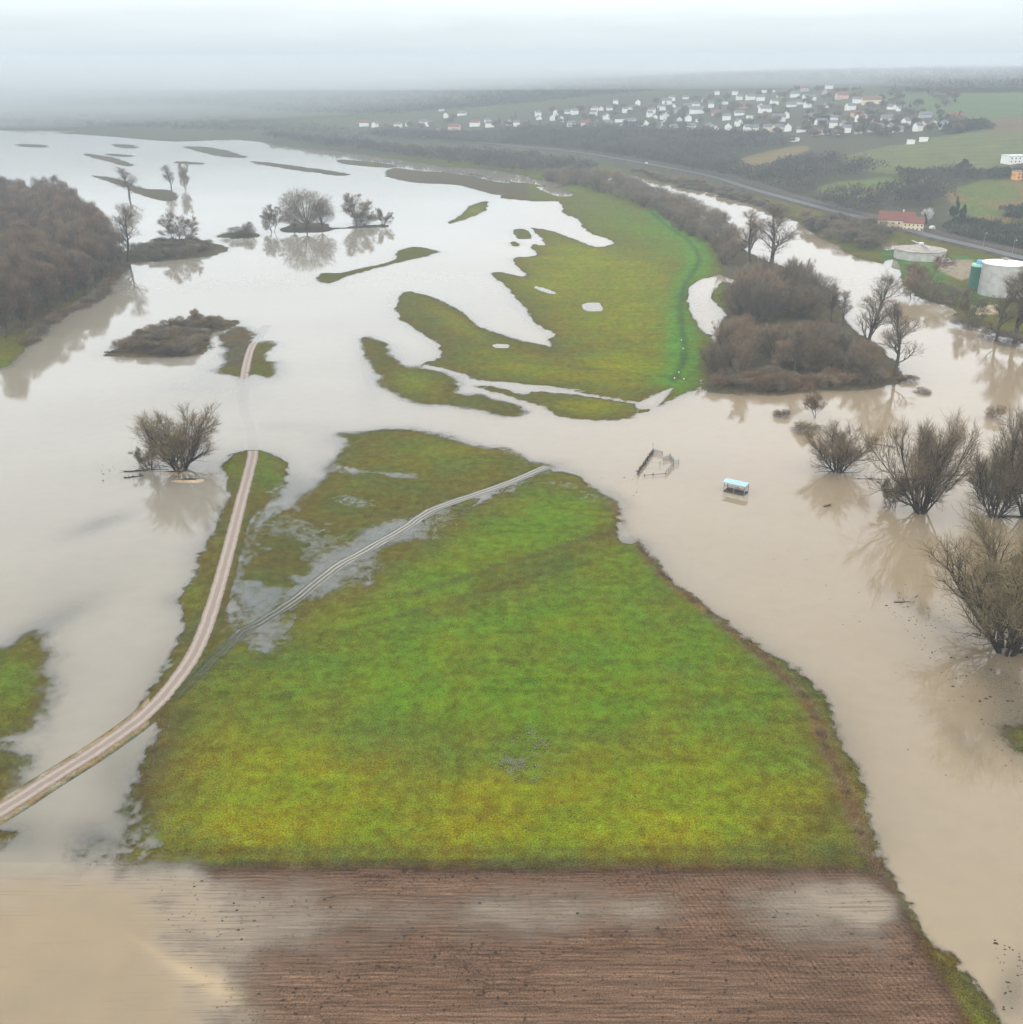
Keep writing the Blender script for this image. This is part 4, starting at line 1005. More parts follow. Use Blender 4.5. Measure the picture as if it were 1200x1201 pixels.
def gable(w, d, h, rh, ov=.35, th=.22):
    """walls with gable ends along x (ridge along x), and a roof shell"""
    hw, hd = w / 2, d / 2
    wv = [(-hw, -hd, -1.5), (hw, -hd, -1.5), (hw, hd, -1.5), (-hw, hd, -1.5), (-hw, -hd, h), (hw, -hd, h), (hw, hd, h), (-hw, hd, h), (-hw, 0, h + rh), (hw, 0, h + rh)]
    wf = [(0, 1, 5, 4), (2, 3, 7, 6), (1, 2, 6, 9, 5), (3, 0, 4, 8, 7), (4, 5, 9, 8), (6, 7, 8, 9)]
    s = rh / hd; e = hd + ov; zl = h - ov * s; X = hw + ov
    up = .05
    rv = []
    for dz in (up, up + th):
        rv += [(-X, -e, zl + dz), (X, -e, zl + dz), (X, 0, h + rh + dz), (-X, 0, h + rh + dz), (X, e, zl + dz), (-X, e, zl + dz)]
    rf = [(0, 1, 2, 3), (3, 2, 4, 5), (6, 9, 8, 7), (9, 11, 10, 8), (0, 6, 7, 1), (4, 10, 11, 5), (1, 7, 8, 2), (2, 8, 10, 4), (0, 3, 9, 6), (3, 5, 11, 9)]
    return (wv, wf), (rv, rf)
def window_row(parent, w, d, zs, n, ww=1.1, wh=1.3, side=-1):
    for z in zs:
        for k in range(n):
            x = -w / 2 + w * (k + .5) / n
            y = side * (d / 2)
            m_ = MB().box(x - ww / 2, x + ww / 2, min(y, y + side * .06), max(y, y + side * .06), z, z + wh)
            m_.build('window', MGLASS, parent)
def house(u, v, wpx, wall, roof, label, rz=None, name='house', storeys=2, flat_roof=False, windows=0, depth=None, group=None, cat='house'):
    x, y, z, mp = at(u, v)
    w = max(8.4, wpx * mp * 1.1); d = depth or min(max(8, w * .62), 13); h = 2.8 * storeys + .6
    if w < 9: w, d = 9 * w / 9, d
    rz = rnd.choice([rnd.uniform(-.5, .5), rnd.uniform(-.5, .5), rnd.uniform(1.2, 1.9)]) if rz is None else rz
    if w > 14: rz = rnd.uniform(-.25, .25)
    r = empty(name, (x, y, z), rz); tag(r, label, cat, group)
    if flat_roof:
        MB().box(-w / 2, w / 2, -d / 2, d / 2, -1.5, h).build('wall', MWALL[wall], r)
        MB().box(-w / 2 - .3, w / 2 + .3, -d / 2 - .3, d / 2 + .3, h + .003, h + .5).build('roof', MROOF[roof], r)
    else:
        (wv, wf), (rv, rf) = gable(w, d, h, d * .38)
        MB().add(wv, wf).build('wall', MWALL[wall], r)
        ro = MB().add(rv, rf).build('roof', MROOF[roof], r)
        MB().box(w * .18, w * .18 + .7, .3, 1.0, h + d * .2, h + d * .38 + .9).build('chimney', MWALL['grey'], ro)
    if windows:
        window_row(r, w, d, [.9 + 2.8 * k for k in range(storeys)], windows, side=-1)
    return r
VH = """427 147 10 w r;440 148 7 w g;467 149 8 w g;479 147 7 w g;497 146 9 w g;504 147 6 w g;518 129 6 w g;523 137 6 w g;532 159 16 w r;510 158 13 p g;533 152 14 p r;557 147 12 w r;572 142 7 w g;575 148 9 w g;597 146 7 w g;542 134 9 w g;498 159 7 w g
632 139 8 w g;631 135 6 w g;652 134 8 w g;666 132 6 w g;674 133 7 w g;648 140 6 w g;658 142 6 w g;606 147 7 w g;670 148 9 w g;687 148 12 w r;700 147 9 w r;696 135 7 w g;697 130 7 w g;705 128 8 w g;715 128 6 w g;711 139 8 w g;722 121 5 w g;727 142 12 w pf;729 150 6 w g;713 147 9 g g;739 127 8 w g;748 122 8 w g;733 131 5 w g;740 145 9 w g;752 147 15 w pf;758 145 7 w g;764 132 8 w g;776 128 8 w g;782 121 10 w g;788 117 6 w g;768 138 8 w g;778 139 6 w g;784 137 7 w g;779 147 6 w g;774 155 4 w g;790 153 8 w g;795 132 7 g g;797 141 6 w g;789 125 6 w g;762 136 5 w g
804 115 6 w g;807 125 9 w g;816 125 8 w g;817 132 17 w g;807 141 11 w g;820 142 7 w pf;811 152 9 w g;826 118 6 w g;834 125 6 w g;841 110 5 w g;840 134 10 p r;850 121 7 w pf;852 140 9 w g;831 152 7 w g;838 152 6 w g;854 152 8 w g;866 147 7 w g;867 134 11 w g;872 126 11 p r;867 116 6 w g;862 110 6 w g;880 116 9 w g;892 117 9 w g;892 125 9 w g;901 107 14 w pf;897 131 14 w g;882 138 12 w pf;917 113 12 c r;932 113 10 w g;908 122 8 w g;928 124 12 w g;940 121 10 w g;945 116 6 w g;952 117 8 w g;947 125 7 w g;943 106 9 g r;913 142 16 w g;922 138 6 w g;900 154 11 c g;912 154 12 c g;924 153 8 w g;940 154 12 w g;876 154 6 w g;885 152 8 w g;932 165 8 w pf;957 158 9 p r;967 157 7 w g;964 136 8 w pf;973 137 7 w pf;952 140 6 w g;963 145 14 w g;978 143 8 w g;977 149 8 w g;990 147 7 c g;984 157 8 w g;992 155 10 w g;987 115 14 p r;972 103 8 w g;968 125 6 w g;997 128 10 w g;967 110 7 g r
1005 120 9 w g;1022 121 22 c b;1046 127 10 w g;1056 129 7 w g;1003 137 10 p r;1012 136 8 w g;1008 142 8 w r;1019 143 7 p r;1041 144 17 w g;1036 149 6 w g;1056 137 6 w pf;1007 156 8 c g;1022 154 7 c g;1031 154 6 w g;1044 155 6 w g;1055 154 6 g g;1062 147 6 w g;1076 153 5 w g;1085 137 14 g g;1082 148 5 c g;1095 147 9 w g;1106 151 6 w g;1117 151 8 w pf;1120 139 17 w r;1068 168 6 w pf;1083 165 7 w pf"""
hs = []
for tok in VH.replace('\n', ';').split(';'):
    p = tok.split(); hs.append((float(p[0]), float(p[1]), float(p[2]), {'w': 'white', 'g': 'grey', 'p': 'pink', 'c': 'cream'}[p[3]], {'r': 'red', 'g': 'grey', 'p': 'pale', 'b': 'brown'}[p[4][0]], p[4].endswith('f')))
bands = [(0, 113, 'topmost'), (113, 119, 'second'), (119, 126, 'third'), (126, 131, 'fourth'), (131, 137, 'fifth'), (137, 142, 'sixth'), (142, 147, 'seventh'), (147, 152, 'eighth'), (152, 200, 'lowest')]
def ordn(n):
    return ['first', 'second', 'third', 'fourth', 'fifth', 'sixth', 'seventh', 'eighth', 'ninth', 'tenth', 'eleventh', 'twelfth'][n - 1] if n <= 12 else f"{n}{'th' if 10 < n % 100 < 20 else {1: 'st', 2: 'nd', 3: 'rd'}.get(n % 10, 'th')}"
for lo_, hi_, bn in bands:
    row = sorted([h for h in hs if lo_ <= h[1] < hi_])
    for i, (u, v, w, wall, roof, fl) in enumerate(row):
        size = 'long' if w > 12 else ('small' if w < 7.5 else 'gabled' if not fl else 'broad')
        kind = 'flat roofed' if fl else f'{roof} roofed'
        lab = f"{size} {wall} {kind} house, {ordn(i + 1)} from left in the {bn} village row"
        lab = lab.replace('topmost village row', 'topmost village row').replace('the second', 'the second highest').replace('the third', 'the third highest').replace('the fourth', 'the fourth highest')
        house(u, v + 1.5, w * (.88 if w > 10 else 1.0), wall, roof, lab, flat_roof=fl, storeys=1 if fl else rnd.choice([1, 2, 2]), group='houses of the hillside village')
# garden trees among the houses
rg = np.random.default_rng(77); k = 0
while k < 290:
    u = rg.uniform(430, 1130); v = rg.uniform(104, 162)
    if v < 150 - (u - 430) * .085 + 0 and u < 900: continue
    if v < 106: continue
    x, y, z, mp = at(u, v); k += 1
    place(f'farbelt{k % 2}' if k % 5 else 'conifer0', 'garden_tree', x, y, z - .2, rg.uniform(8, 14), rg.uniform(10, 17) if k % 5 else 5, None, 'bare or evergreen garden tree between the village houses', 'tree', 'garden trees of the village')

# farmhouse with red roof, two ranges
x, y, z, mp = at(1050, 268)
fr_ = empty('farmhouse', (x, y, z), R(-20), (.86, .86, .86)); tag(fr_, 'cream farmhouse with two red tiled ranges beside the valley road', 'house')
(wv, wf), (rv, rf) = gable(27, 12, 6.5, 6.0); MB().add(wv, wf).build('wall', MWALL['cream'], fr_); ro = MB().add(rv, rf).build('roof', MROOF['red'], fr_)
MB().box(4, 5, .5, 1.5, 10.5, 14).build('chimney', MWALL['white'], ro)
window_row(fr_, 27, 12, [1.0, 3.8], 6)
for zz in (1.2, 4.2, 7.6):
    for yy in ((-3, 0, 3) if zz < 7 else (0,)):
        MB().box(-13.56, -13.5, yy - .5, yy + .5, zz, zz + 1.3).build('window', MGLASS, fr_)
(wv, wf), (rv, rf) = gable(15, 9, 6.0, 4.2)
wing = MB().add([(a + 13.0, b - 9.5, c) for a, b, c in wv], wf).build('wing_wall', MWALL['cream'], fr_)
MB().add([(a + 13.0, b - 9.5, c) for a, b, c in rv], rf).build('wing_roof', MROOF['red'], fr_)
for zz in (1.0, 3.8):
    for kx in range(5):
        xx = 6.5 + 3.0 * kx; MB().box(xx, xx + 1.0, -14.06, -14.0, zz, zz + 1.3).build('window', MGLASS, fr_)
MB().box(19.0, 20.1, -14.07, -14.0, 0, 2.2).build('door', MDOOR, fr_)
# white villa and orange building at the right edge
house(1190, 192, 24, 'white', 'pale', 'modern white flat roofed villa at the right edge above the orange building', rz=.2, name='villa', flat_roof=True, windows=5, storeys=2, cat='house')
house(1198, 211, 18, 'orange', 'grey', 'orange rendered building at the right edge below the white villa', rz=.1, name='orange_building', windows=4, storeys=2, flat_roof=True, cat='building')

# tanks of the works on the far bank
MCONC = simple('pale_concrete', (.40, .395, .375), .8, .14, .4); MCONCD = simple('stained_concrete_roof', (.30, .27, .24), .85, .2, .3)
MGREEN = simple('green_sheet_metal', (.03, .13, .095), .45, .15, .8, spec=.5); MPGREEN = simple('pale_green_metal', (.30, .58, .42), .5, .1, 1); MBLUE = simple('blue_metal', (.16, .34, .52), .45, .1, 1)
MSTEEL = simple('galvanised_steel', (.32, .33, .34), .4, .15, 3, metal=.6); MWHITE = simple('white_paint', (.75, .75, .74), .4, .05, 1, spec=.5); MRUB = simple('black_rubber', (.02, .02, .02), .8, .1, 1)
def ring_rail(parent, r, z, n=24, h=1.1, cx=0, cy=0):
    m_ = MB()
    for k in range(n):
        a = 2 * math.pi * k / n; b_ = 2 * math.pi * (k + 1) / n
        p = (cx + r * math.cos(a), cy + r * math.sin(a)); q = (cx + r * math.cos(b_), cy + r * math.sin(b_))
        m_.bar((*p, z), (*p, z + h), .05, 4); m_.bar((*p, z + h), (*q, z + h), .05, 4); m_.bar((*p, z + h / 2), (*q, z + h / 2), .04, 4)
    return m_.build('railing', MSTEEL, parent)
x, y, z, mp = at(1078, 303)
t = empty('covered_tank', (x, y, z)); tag(t, 'wide low round concrete tank with shallow conical cover near the road', 'tank')
MB().cyl(14, 14, -1.5, 4.6, 48).build('wall', MCONC, t); MB().cyl(14.4, 14.4, 4.603, 5.0, 48).build('rim', MCONCD, t); MB().cyl(14.0, 1.2, 5.003, 7.4, 48).build('cover', MCONCD, t)
ring_rail(t, 2.6, 7.1, 8); MB().box(-1, 1, -1, 1, 7.2, 8.6).build('hatch', MWHITE, t)
MB().box(-.6, .6, -14.2, 14.2, 7.45, 7.6).build('walkway', MSTEEL, t)
x, y, z, mp = at(1145, 340)
t = empty('green_silo', (x, y, z)); tag(t, 'dark green cylindrical silo with pale green rim and blue cap beside the white tank', 'silo')
g_ = MB().cyl(3.9, 3.9, -1, 11.2, 32)
for k in range(32):
    a = 2 * math.pi * k / 32; g_.bar((3.9 * math.cos(a), 3.9 * math.sin(a), -1), (3.9 * math.cos(a), 3.9 * math.sin(a), 11.2), .12, 4)
g_.build('wall', MGREEN, t); MB().cyl(4.2, 3.9, 11.203, 12.2, 32).build('rim', MPGREEN, t); MB().cyl(2.1, 1.9, 12.203, 14.0, 24).build('cap', MBLUE, t)
x, y, z, mp = at(1172, 346)
t = empty('white_tank', (x, y, z)); tag(t, 'big tall white cylindrical tank on the far bank at right', 'tank')
MB().cyl(9.8, 9.8, -1.5, 14.6, 56).build('wall', MCONC, t); MB().cyl(10.1, 10.1, 14.603, 15.0, 56).build('rim', MWHITE, t); MB().cyl(9.7, .8, 15.003, 16.2, 56).build('cover', MWHITE, t)
ring_rail(t, 2.0, 15.9, 8); MB().box(-.8, .8, -.8, .8, 16.0, 17.2).build('hatch', MCONCD, t)
ld = MB(); 
for s in (-.3, .3): ld.bar((-10.2, s, 0), (-10.2, s, 15.6), .05, 4)
for k in range(38): ld.bar((-10.2, -.3, .4 + k * .4), (-10.2, .3, .4 + k * .4), .03, 4)
ld.build('ladder', MSTEEL, t)
house(1206, 352, 22, 'white', 'grey', 'white pump building with dark windows right of the white tank', rz=.1, name='pump_building', flat_roof=True, windows=3, storeys=1, cat='building')

def vehicle(u, v, label, kind, mat, rz, name):
    x, y, z, mp = at(u, v)
    if kind == 'road': z = roadz(x, y) + .15
    r = empty(name, (x, y, z), rz); tag(r, label, 'car' if name == 'car' else 'van')
    L, Wd, Hh = (4.4, 1.8, 1.45) if name == 'car' else (5.6, 2.1, 2.4)
    if name == 'car':
        prof = [(-2.2, .35), (-2.2, .8), (-1.6, .9), (-1.1, 1.42), (.7, 1.45), (1.3, .95), (2.15, .8), (2.2, .35)]
    else:
        prof = [(-2.8, .4), (-2.8, 2.35), (1.5, 2.4), (2.0, 1.4), (2.75, 1.15), (2.8, .4)]
    n = len(prof); vs = [(a, -Wd / 2, b) for a, b in prof] + [(a, Wd / 2, b) for a, b in prof]
    fs = [tuple(range(n)), tuple(range(2 * n - 1, n - 1, -1))] + [(i, (i + 1) % n, n + (i + 1) % n, n + i) for i in range(n)]
    MB().add(vs, fs).build('body', mat, r)
    MB().box(-.9, .8, -Wd / 2 - .01, Wd / 2 + .01, .98 if name == 'car' else 1.5, 1.32 if name == 'car' else 2.05).build('side_window', MGLASS, r)
    for a in (-1.35, 1.35):
        for b_ in (-1, 1): MB().bar((a, b_ * (Wd / 2 - .2), .33), (a, b_ * (Wd / 2 + .02), .33), .33, 14).build('wheel', MRUB, r)
    return r
vehicle(1109, 309, 'white van parked beside the round covered tank', 'g', MWHITE, .3, 'van')
vehicle(1093, 270, 'white van parked behind the farmhouse wing', 'g', MWHITE, .8, 'van')
vehicle(1157, 267, 'white car at the foot of the stubble field', 'g', MWHITE, .2, 'car')
vehicle(758, 195, 'white car driving on the valley road', 'road', MWHITE, R(-68), 'car')
# frosted pale shrub by the farmhouse
MTW['pale'] = simple('pale_twigs', (.50, .50, .47), .8, .2, .5)
proto('pale', crown_tree(640, 6, 3, n=700, tww=.14, twl=1.2, lobes=9, base_h=.1), 'pale')
tree_px('pale', 'blossom_tree', 1086, 262, 18, 14, 'small white branched tree behind the farmhouse wing', 'tree')

# ------------------------------------------------------------------ blue roofed hay feeder
x, y, _, mp = at(863, 577)
f_ = empty('hay_feeder', (x, y, 0), R(-34)); tag(f_, 'half drowned hay feeder with a pale blue roof standing in the flood', 'hay feeder')
MBR = simple('pale_blue_roof', (.26, .42, .50), .45, .12, 1.5, spec=.5)
seg = 10; vs = []; 
for k in range(seg + 1):
    a = -1 + 2 * k / seg; yy = a * 1.55; zz = 2.55 + .32 * (1 - a * a)
    for xx in (-3.1, 3.1): vs += [(xx, yy, zz), (xx, yy, zz + .07)]
fs = []
for k in range(seg):
    o_ = k * 4; fs += [(o_, o_ + 4, o_ + 6, o_ + 2), (o_ + 1, o_ + 3, o_ + 7, o_ + 5), (o_, o_ + 1, o_ + 5, o_ + 4), (o_ + 2, o_ + 6, o_ + 7, o_ + 3)]
fs += [(0, 2, 3, 1), (seg * 4, seg * 4 + 1, seg * 4 + 3, seg * 4 + 2)]
MB().add(vs, fs).build('roof', MBR, f_)
for sx in (-2.8, 0, 2.8):
    for sy in (-1.3, 1.3): MB().box(sx - .06, sx + .06, sy - .06, sy + .06, -.55, 2.6).build('post', MSTEEL, f_)
rk = MB()
for sy, s in ((-1.25, 1), (1.25, -1)):
    for k in range(19):
        xx = -2.7 + 5.4 * k / 18; rk.bar((xx, sy, 1.75), (xx + .15, sy + s * .85, .35), .03, 4)
    rk.bar((-2.8, sy, 1.75), (2.8, sy, 1.75), .05, 5); rk.bar((-2.8, sy + s * .85, .35), (2.8, sy + s * .85, .35), .05, 5)
rk.build('rack', simple('rusty_bars', (.10, .075, .06), .7, .3, 3), f_)
MB().box(-2.7, 2.7, -1.35, 1.35, -.1, .28).build('trough', simple('dark_trough', (.07, .06, .055), .7, .2, 2), f_)
for sx in (-2.83, 2.83):
    e = MB()
    for k in range(12):
        a0, a1 = math.pi * k / 12, math.pi * (k + 1) / 12
        e.bar((sx, -1.15 * math.cos(a0), .5 + 1.5 * math.sin(a0)), (sx, -1.15 * math.cos(a1), .5 + 1.5 * math.sin(a1)), .045, 5)
    e.build('end_hoop', MSTEEL, f_)

# ------------------------------------------------------------------ drowned cattle pen
MWOODD = simple('dark_wet_wood', (.05, .042, .036), .85, .3, 2); MWOODG = simple('grey_wood', (.22, .21, .19), .8, .2, 2)
def fence_run(pts, label, mat, top=1.3, rails=(.35, .75, 1.15), gap=2.4, thick=.07, brush=0):
    P = [flat(*p) for p in pts]; r = empty('pen_fence', (P[0][0], P[0][1], 0)); tag(r, label, 'fence', 'fences of the drowned cattle pen')
    ox, oy = P[0]; posts = []; ra = MB()
    for (a, b) in zip(P[:-1], P[1:]):
        L = math.dist(a, b); n = max(1, round(L / gap))
        for k in range(n + 1):
            q = (a[0] + (b[0] - a[0]) * k / n - ox, a[1] + (b[1] - a[1]) * k / n - oy); posts.append(q)
        for zz in rails:
            ra.bar((a[0] - ox, a[1] - oy, zz + rnd.uniform(-.05, .05)), (b[0] - ox, b[1] - oy, zz + rnd.uniform(-.05, .05)), thick, 5)
        if brush:
            for _ in range(int(L * brush)):
                t = rnd.random(); q = np.array([a[0] + (b[0] - a[0]) * t - ox, a[1] + (b[1] - a[1]) * t - oy, rnd.uniform(0, .8)])
                ra.bar(q, q + np.array([rnd.uniform(-.7, .7), rnd.uniform(-.7, .7), rnd.uniform(-.1, .6)]), .045, 3)
    ra.build('rails', mat, r)
    for q in posts: MB().bar((q[0], q[1], -.5), (q[0], q[1], top + rnd.uniform(-.15, .2)), .09, 6).build('post', mat, r)
    return r
fence_run([(766, 531), (757, 544), (748, 557)], 'dark debris clogged fence on the left side of the drowned pen', MWOODD, brush=9)
fence_run([(756, 559), (766, 558), (781, 557)], 'low front fence of the drowned pen nearest the camera', MWOODD, top=.8, rails=(.4,), gap=3)
fence_run([(781, 557), (790, 546), (796, 544)], 'grey rail fence on the right side of the drowned pen', MWOODG)
fence_run([(766, 531), (777, 534)], 'pale gate panel at the back of the drowned pen', MWOODG, rails=(.2, .45, .7, .95, 1.2))
fence_run([(758, 546), (790, 547)], 'thin cross rail through the middle of the drowned pen', MWOODG, rails=(.9,), gap=4, thick=.04)
fence_run([(778, 541), (786, 537), (790, 543)], 'leaning grey hurdles in the back right pen corner', MWOODG, brush=6)
x, y = flat(765.5, 531); o = MB().bar((0, 0, -.5), (0, 0, 3.0), .06, 6).bar((-.3, 0, 2.6), (.3, 0, 2.6), .04, 5).build('pole', MWOODG); o.location = (x, y, 0); tag(o, 'thin upright pole at the back left corner of the drowned pen', 'pole')

# ------------------------------------------------------------------ driftwood, fallen trunks, debris
def driftwood(u, v, L, ang, label, seed, n=6, r=.22, name='fallen_trunk'):
    rg_ = np.random.default_rng(seed); x, y, z, mp = at(u, v); z = max(z, 0)
    tb = []
    d = np.array([math.cos(ang), math.sin(ang), .03]); p = -d * L / 2; pts = [p]
    for k in range(5): p = p + nrm(d + rg_.normal(size=3) * .12) * L / 5; pts.append(p)
    for q in pts: q[2] = q[2] * .3 + .1
    tb.append((pts, [r * (1 - .13 * k) for k in range(6)], 7))
    for k in range(n):
        a = pts[rg_.integers(1, 6)]; dd = nrm(d * rg_.uniform(-.4, 1) + rg_.normal(size=3) * .7); dd[2] = abs(dd[2]) * .7
        l = L * rg_.uniform(.15, .4); m_ = a + dd * l * .5 + rg_.normal(size=3) * .2
        tb.append(([a, m_, a + dd * l], [r * .45, r * .3, .02], 4))
        for j in range(2):
            e = nrm(dd + rg_.normal(size=3) * .7); e[2] = abs(e[2]); tb.append(([m_, m_ + e * l * .25, m_ + e * l * .5], [r * .2, r * .14, .015], 3))
    v_, f_2 = tubes_mesh(tb, 7)
    o = link(bpy.data.objects.new(name, np_mesh(name, v_, f_2, MBARKD, None, True))); o.location = (x, y, z); tag(o, label, 'trunk' if name == 'fallen_trunk' else 'branch')
driftwood(172, 553, 12, .05, 'dark fallen trunk lying left of the lone large willow', 1, 9)
driftwood(157, 560, 5, .2, 'short dark log with stubs floating below the fallen trunk at the lone willow', 2, 6)
driftwood(1128, 556, 10, .3, 'dark fallen limb lying between the big ragged willow and the tall open willow', 3, 10)
driftwood(1115, 572, 8, .9, 'leaning broken limb at the right foot of the big ragged willow', 4, 8)
driftwood(1192, 606, 12, -.1, 'dark fallen trunk between the two willows at the right edge', 5, 9, .4)
driftwood(1024, 563, 8, -.2, 'thin dark branch in the water left of the big ragged willow', 6, 8, .15)
driftwood(1033, 522, 8, -.6, 'thin broken branch in the water behind the big ragged willow', 7, 8, .14)
driftwood(1057, 706, 3.0, .1, 'small dark snag alone in the brown water', 8, 6, .12, 'snag')
driftwood(970, 594, 2.0, .4, 'small raft of sticks floating right of the blue roofed feeder', 9, 20, .12, 'stick_raft')
driftwood(1075, 700, 1.2, .9, 'tiny twig floating by the small dark snag', 10, 3, .06, 'twig')
driftwood(130, 413, 5, .1, 'dark tangle of branches at the left tip of the bush island', 12, 12, .18, 'branch_tangle')
driftwood(243, 408, 5, .5, 'dark tangle of branches at the right end of the bush island', 13, 12, .18, 'branch_tangle')

# floating specks and clods: too many to count
def specks(name, regions, mat, label, cat, seed, rr):
    rg_ = np.random.default_rng(seed); vs = []; fs = []; o_ = 0
    for (pts, n) in regions:
        P = np.array(poly_flat(pts)); k = 0
        while k < n:
            x = rg_.uniform(P[:, 0].min(), P[:, 0].max()); y = rg_.uniform(P[:, 1].min(), P[:, 1].max())
            if sdist(np.array([x]), np.array([y]), P, 5)[0] < 0: continue
            k += 1; z = max(gz(x, y), 0.0); r = rg_.uniform(*rr) * (1 if rg_.random() < .9 else 1.8)
            a0 = rg_.uniform(0, 6.28); m_ = 5
            vs += [(x + r * rg_.uniform(.6, 1.2) * math.cos(a0 + 6.283 * i / m_) * 1.3, y + r * rg_.uniform(.6, 1.2) * math.sin(a0 + 6.283 * i / m_), z - .02) for i in range(m_)] + [(x, y, z + r * .55)]
            fs += [(o_ + i, o_ + (i + 1) % m_, o_ + m_) for i in range(m_)]; o_ += m_ + 1
    ob = link(bpy.data.objects.new(name, np_mesh(name, vs, fs, mat))); tag(ob, label, cat, None, 'stuff')
MCLOD = simple('wet_clods', (.035, .026, .02), .9, .3, 2)
specks('clods', [([(160, 1025), (1040, 1035), (1125, 1198), (260, 1198)], 1500), ([(250, 860), (980, 880), (1010, 1010), (200, 1010)], 160)], MCLOD, 'dark soil clods scattered over the ploughed field', 'soil clods', 5, (.05, .14))
specks('flotsam', [([(1120, 700), (1200, 790), (1200, 930), (1150, 850), (1030, 700)], 260), ([(850, 620), (1180, 700), (1200, 1150), (1080, 900)], 40), ([(110, 545), (160, 545), (160, 566), (110, 566)], 40), ([(1165, 1100), (1200, 1100), (1200, 1198), (1175, 1198)], 40), ([(700, 560), (760, 555), (735, 600), (715, 590)], 60)],
       MCLOD, 'small dark bits of flotsam drifting on the flood', 'flotsam', 6, (.06, .2))
# dry reeds and tussocks along the banks
def tussocks(name, lines, n, spread, mat, label, seed, hr=(.35, 1.0), w=.05):
    rg_ = np.random.default_rng(seed); PP = []; DD_ = []; LL = []
    for ln in lines:
        L = np.array(ln); seg_ = np.linalg.norm(np.diff(L, axis=0), axis=1); cs = np.concatenate([[0], np.cumsum(seg_)])
        m_ = int(n * cs[-1])
        clump = rg_.uniform(0, cs[-1], max(3, int(cs[-1] / 1.0)))
        s = clump[rg_.integers(0, len(clump), m_)] + rg_.normal(size=m_) * .3; s = np.clip(s, 0, cs[-1] - .01)
        i = np.searchsorted(cs, s, 'right') - 1; f = ((s - cs[i]) / seg_[i])[:, None]
        p = L[i] * (1 - f) + L[i + 1] * f + rg_.normal(size=(m_, 2)) * spread
        z = np.array([gz(a, b) for a, b in p])
        PP.append(np.column_stack([p, z])); d = rg_.normal(size=(m_, 3)) * .45 + np.array([0, 0, 1.]); DD_.append(d / np.linalg.norm(d, axis=1)[:, None]); LL.append(rg_.uniform(*hr, m_))
    P = np.concatenate(PP); v_, f_2 = twigs_mesh(P, np.concatenate(DD_), np.concatenate(LL), w, rg_)
    ob = link(bpy.data.objects.new(name, np_mesh(name, v_, f_2, mat))); tag(ob, label, 'reeds', None, 'stuff')
MREED = simple('dry_reed', (.155, .105, .055), .9, .5, .4); MREEDD = simple('dark_sedge', (.06, .05, .03), .9, .4, .4)
tussocks('reeds', [BANK], 38, .55, MREED, 'brown dead reeds along the right bank of the green meadow', 3)
VERGE = smooth_line(poly_flat([(1046, 1045), (1066, 1080), (1100, 1128), (1135, 1165), (1165, 1205), (1185, 1240)]), 5)
tussocks('sedge', [VERGE, smooth_line(poly_flat([(95, 1018), (400, 1019), (700, 1020), (1030, 1022)]), 4)], 14, .5, MREEDD, 'dark rough grass along the edges of the ploughed field', 4, (.2, .6))

# dark mounds with beige rims by the willow and white stones beside the dyke path
MBEIGE = simple('beige_rim', (.36, .27, .18), .8, .2, 1)
for (u, v, L, lab) in [(206, 555, 4.6, 'narrow beige rimmed mound at the foot of the lone large willow'), (222, 564, 4.8, 'dark topped beige rimmed mound just in front of the lone large willow')]:
    x, y = flat(u, v); m_ = MB(); n = 20; vs = [(0, 0, .42)]
    for ring, (rr_, zz) in enumerate(((.55, .34), (1.0, .0), (1.08, -.4))):
        for k in range(n):
            a = 2 * math.pi * k / n; q = rr_ * (1 + .12 * math.sin(3 * a + L)); vs.append((L * q * math.cos(a) * .9, 1.5 * q * math.sin(a), zz))
    fs = [(0, 1 + k, 1 + (k + 1) % n) for k in range(n)]
    for ring in range(2):
        for k in range(n): fs.append((1 + ring * n + k, 1 + (ring + 1) * n + k, 1 + (ring + 1) * n + (k + 1) % n, 1 + ring * n + (k + 1) % n))
    r = empty('rimmed_mound', (x, y, 0), .05); tag(r, lab, 'silt bank')
    MB().add(vs, fs).build('silt', MBEIGE, r)
    MB().add([(a * .8, b * .7 + .3, c + .10) for a, b, c in vs], fs).build('turf', MBARKD, r)
for i, (u, v) in enumerate([(799, 402), (801, 412), (796, 440), (791, 447), (802, 447)]):
    x, y, z, mp = at(u, v); r_ = .28
    vs, fs = [], []
    for a in range(5):
        th = math.pi * a / 4 * .95 + .05
        for k in range(8): vs.append((r_ * math.sin(th) * math.cos(k * math.pi / 4) * rnd.uniform(.85, 1.15), r_ * math.sin(th) * math.sin(k * math.pi / 4), r_ * .8 * math.cos(th) + .3))
    for a in range(4):
        for k in range(8): fs.append((a * 8 + k, (a + 1) * 8 + k, (a + 1) * 8 + (k + 1) % 8, a * 8 + (k + 1) % 8))
    ob = link(bpy.data.objects.new('marker_stone', np_mesh('marker_stone', vs, fs, MWHITE, None, True))); ob.location = (x, y, z)
    tag(ob, ['farthest white stone beside the dyke path of the far meadow', 'second farthest white stone beside the dyke path', 'white stone beside the dyke path where it bends to the ford', 'nearest white stone on the left side of the dyke path', 'white stone on the right grassy side of the dyke path'][i], 'stone')
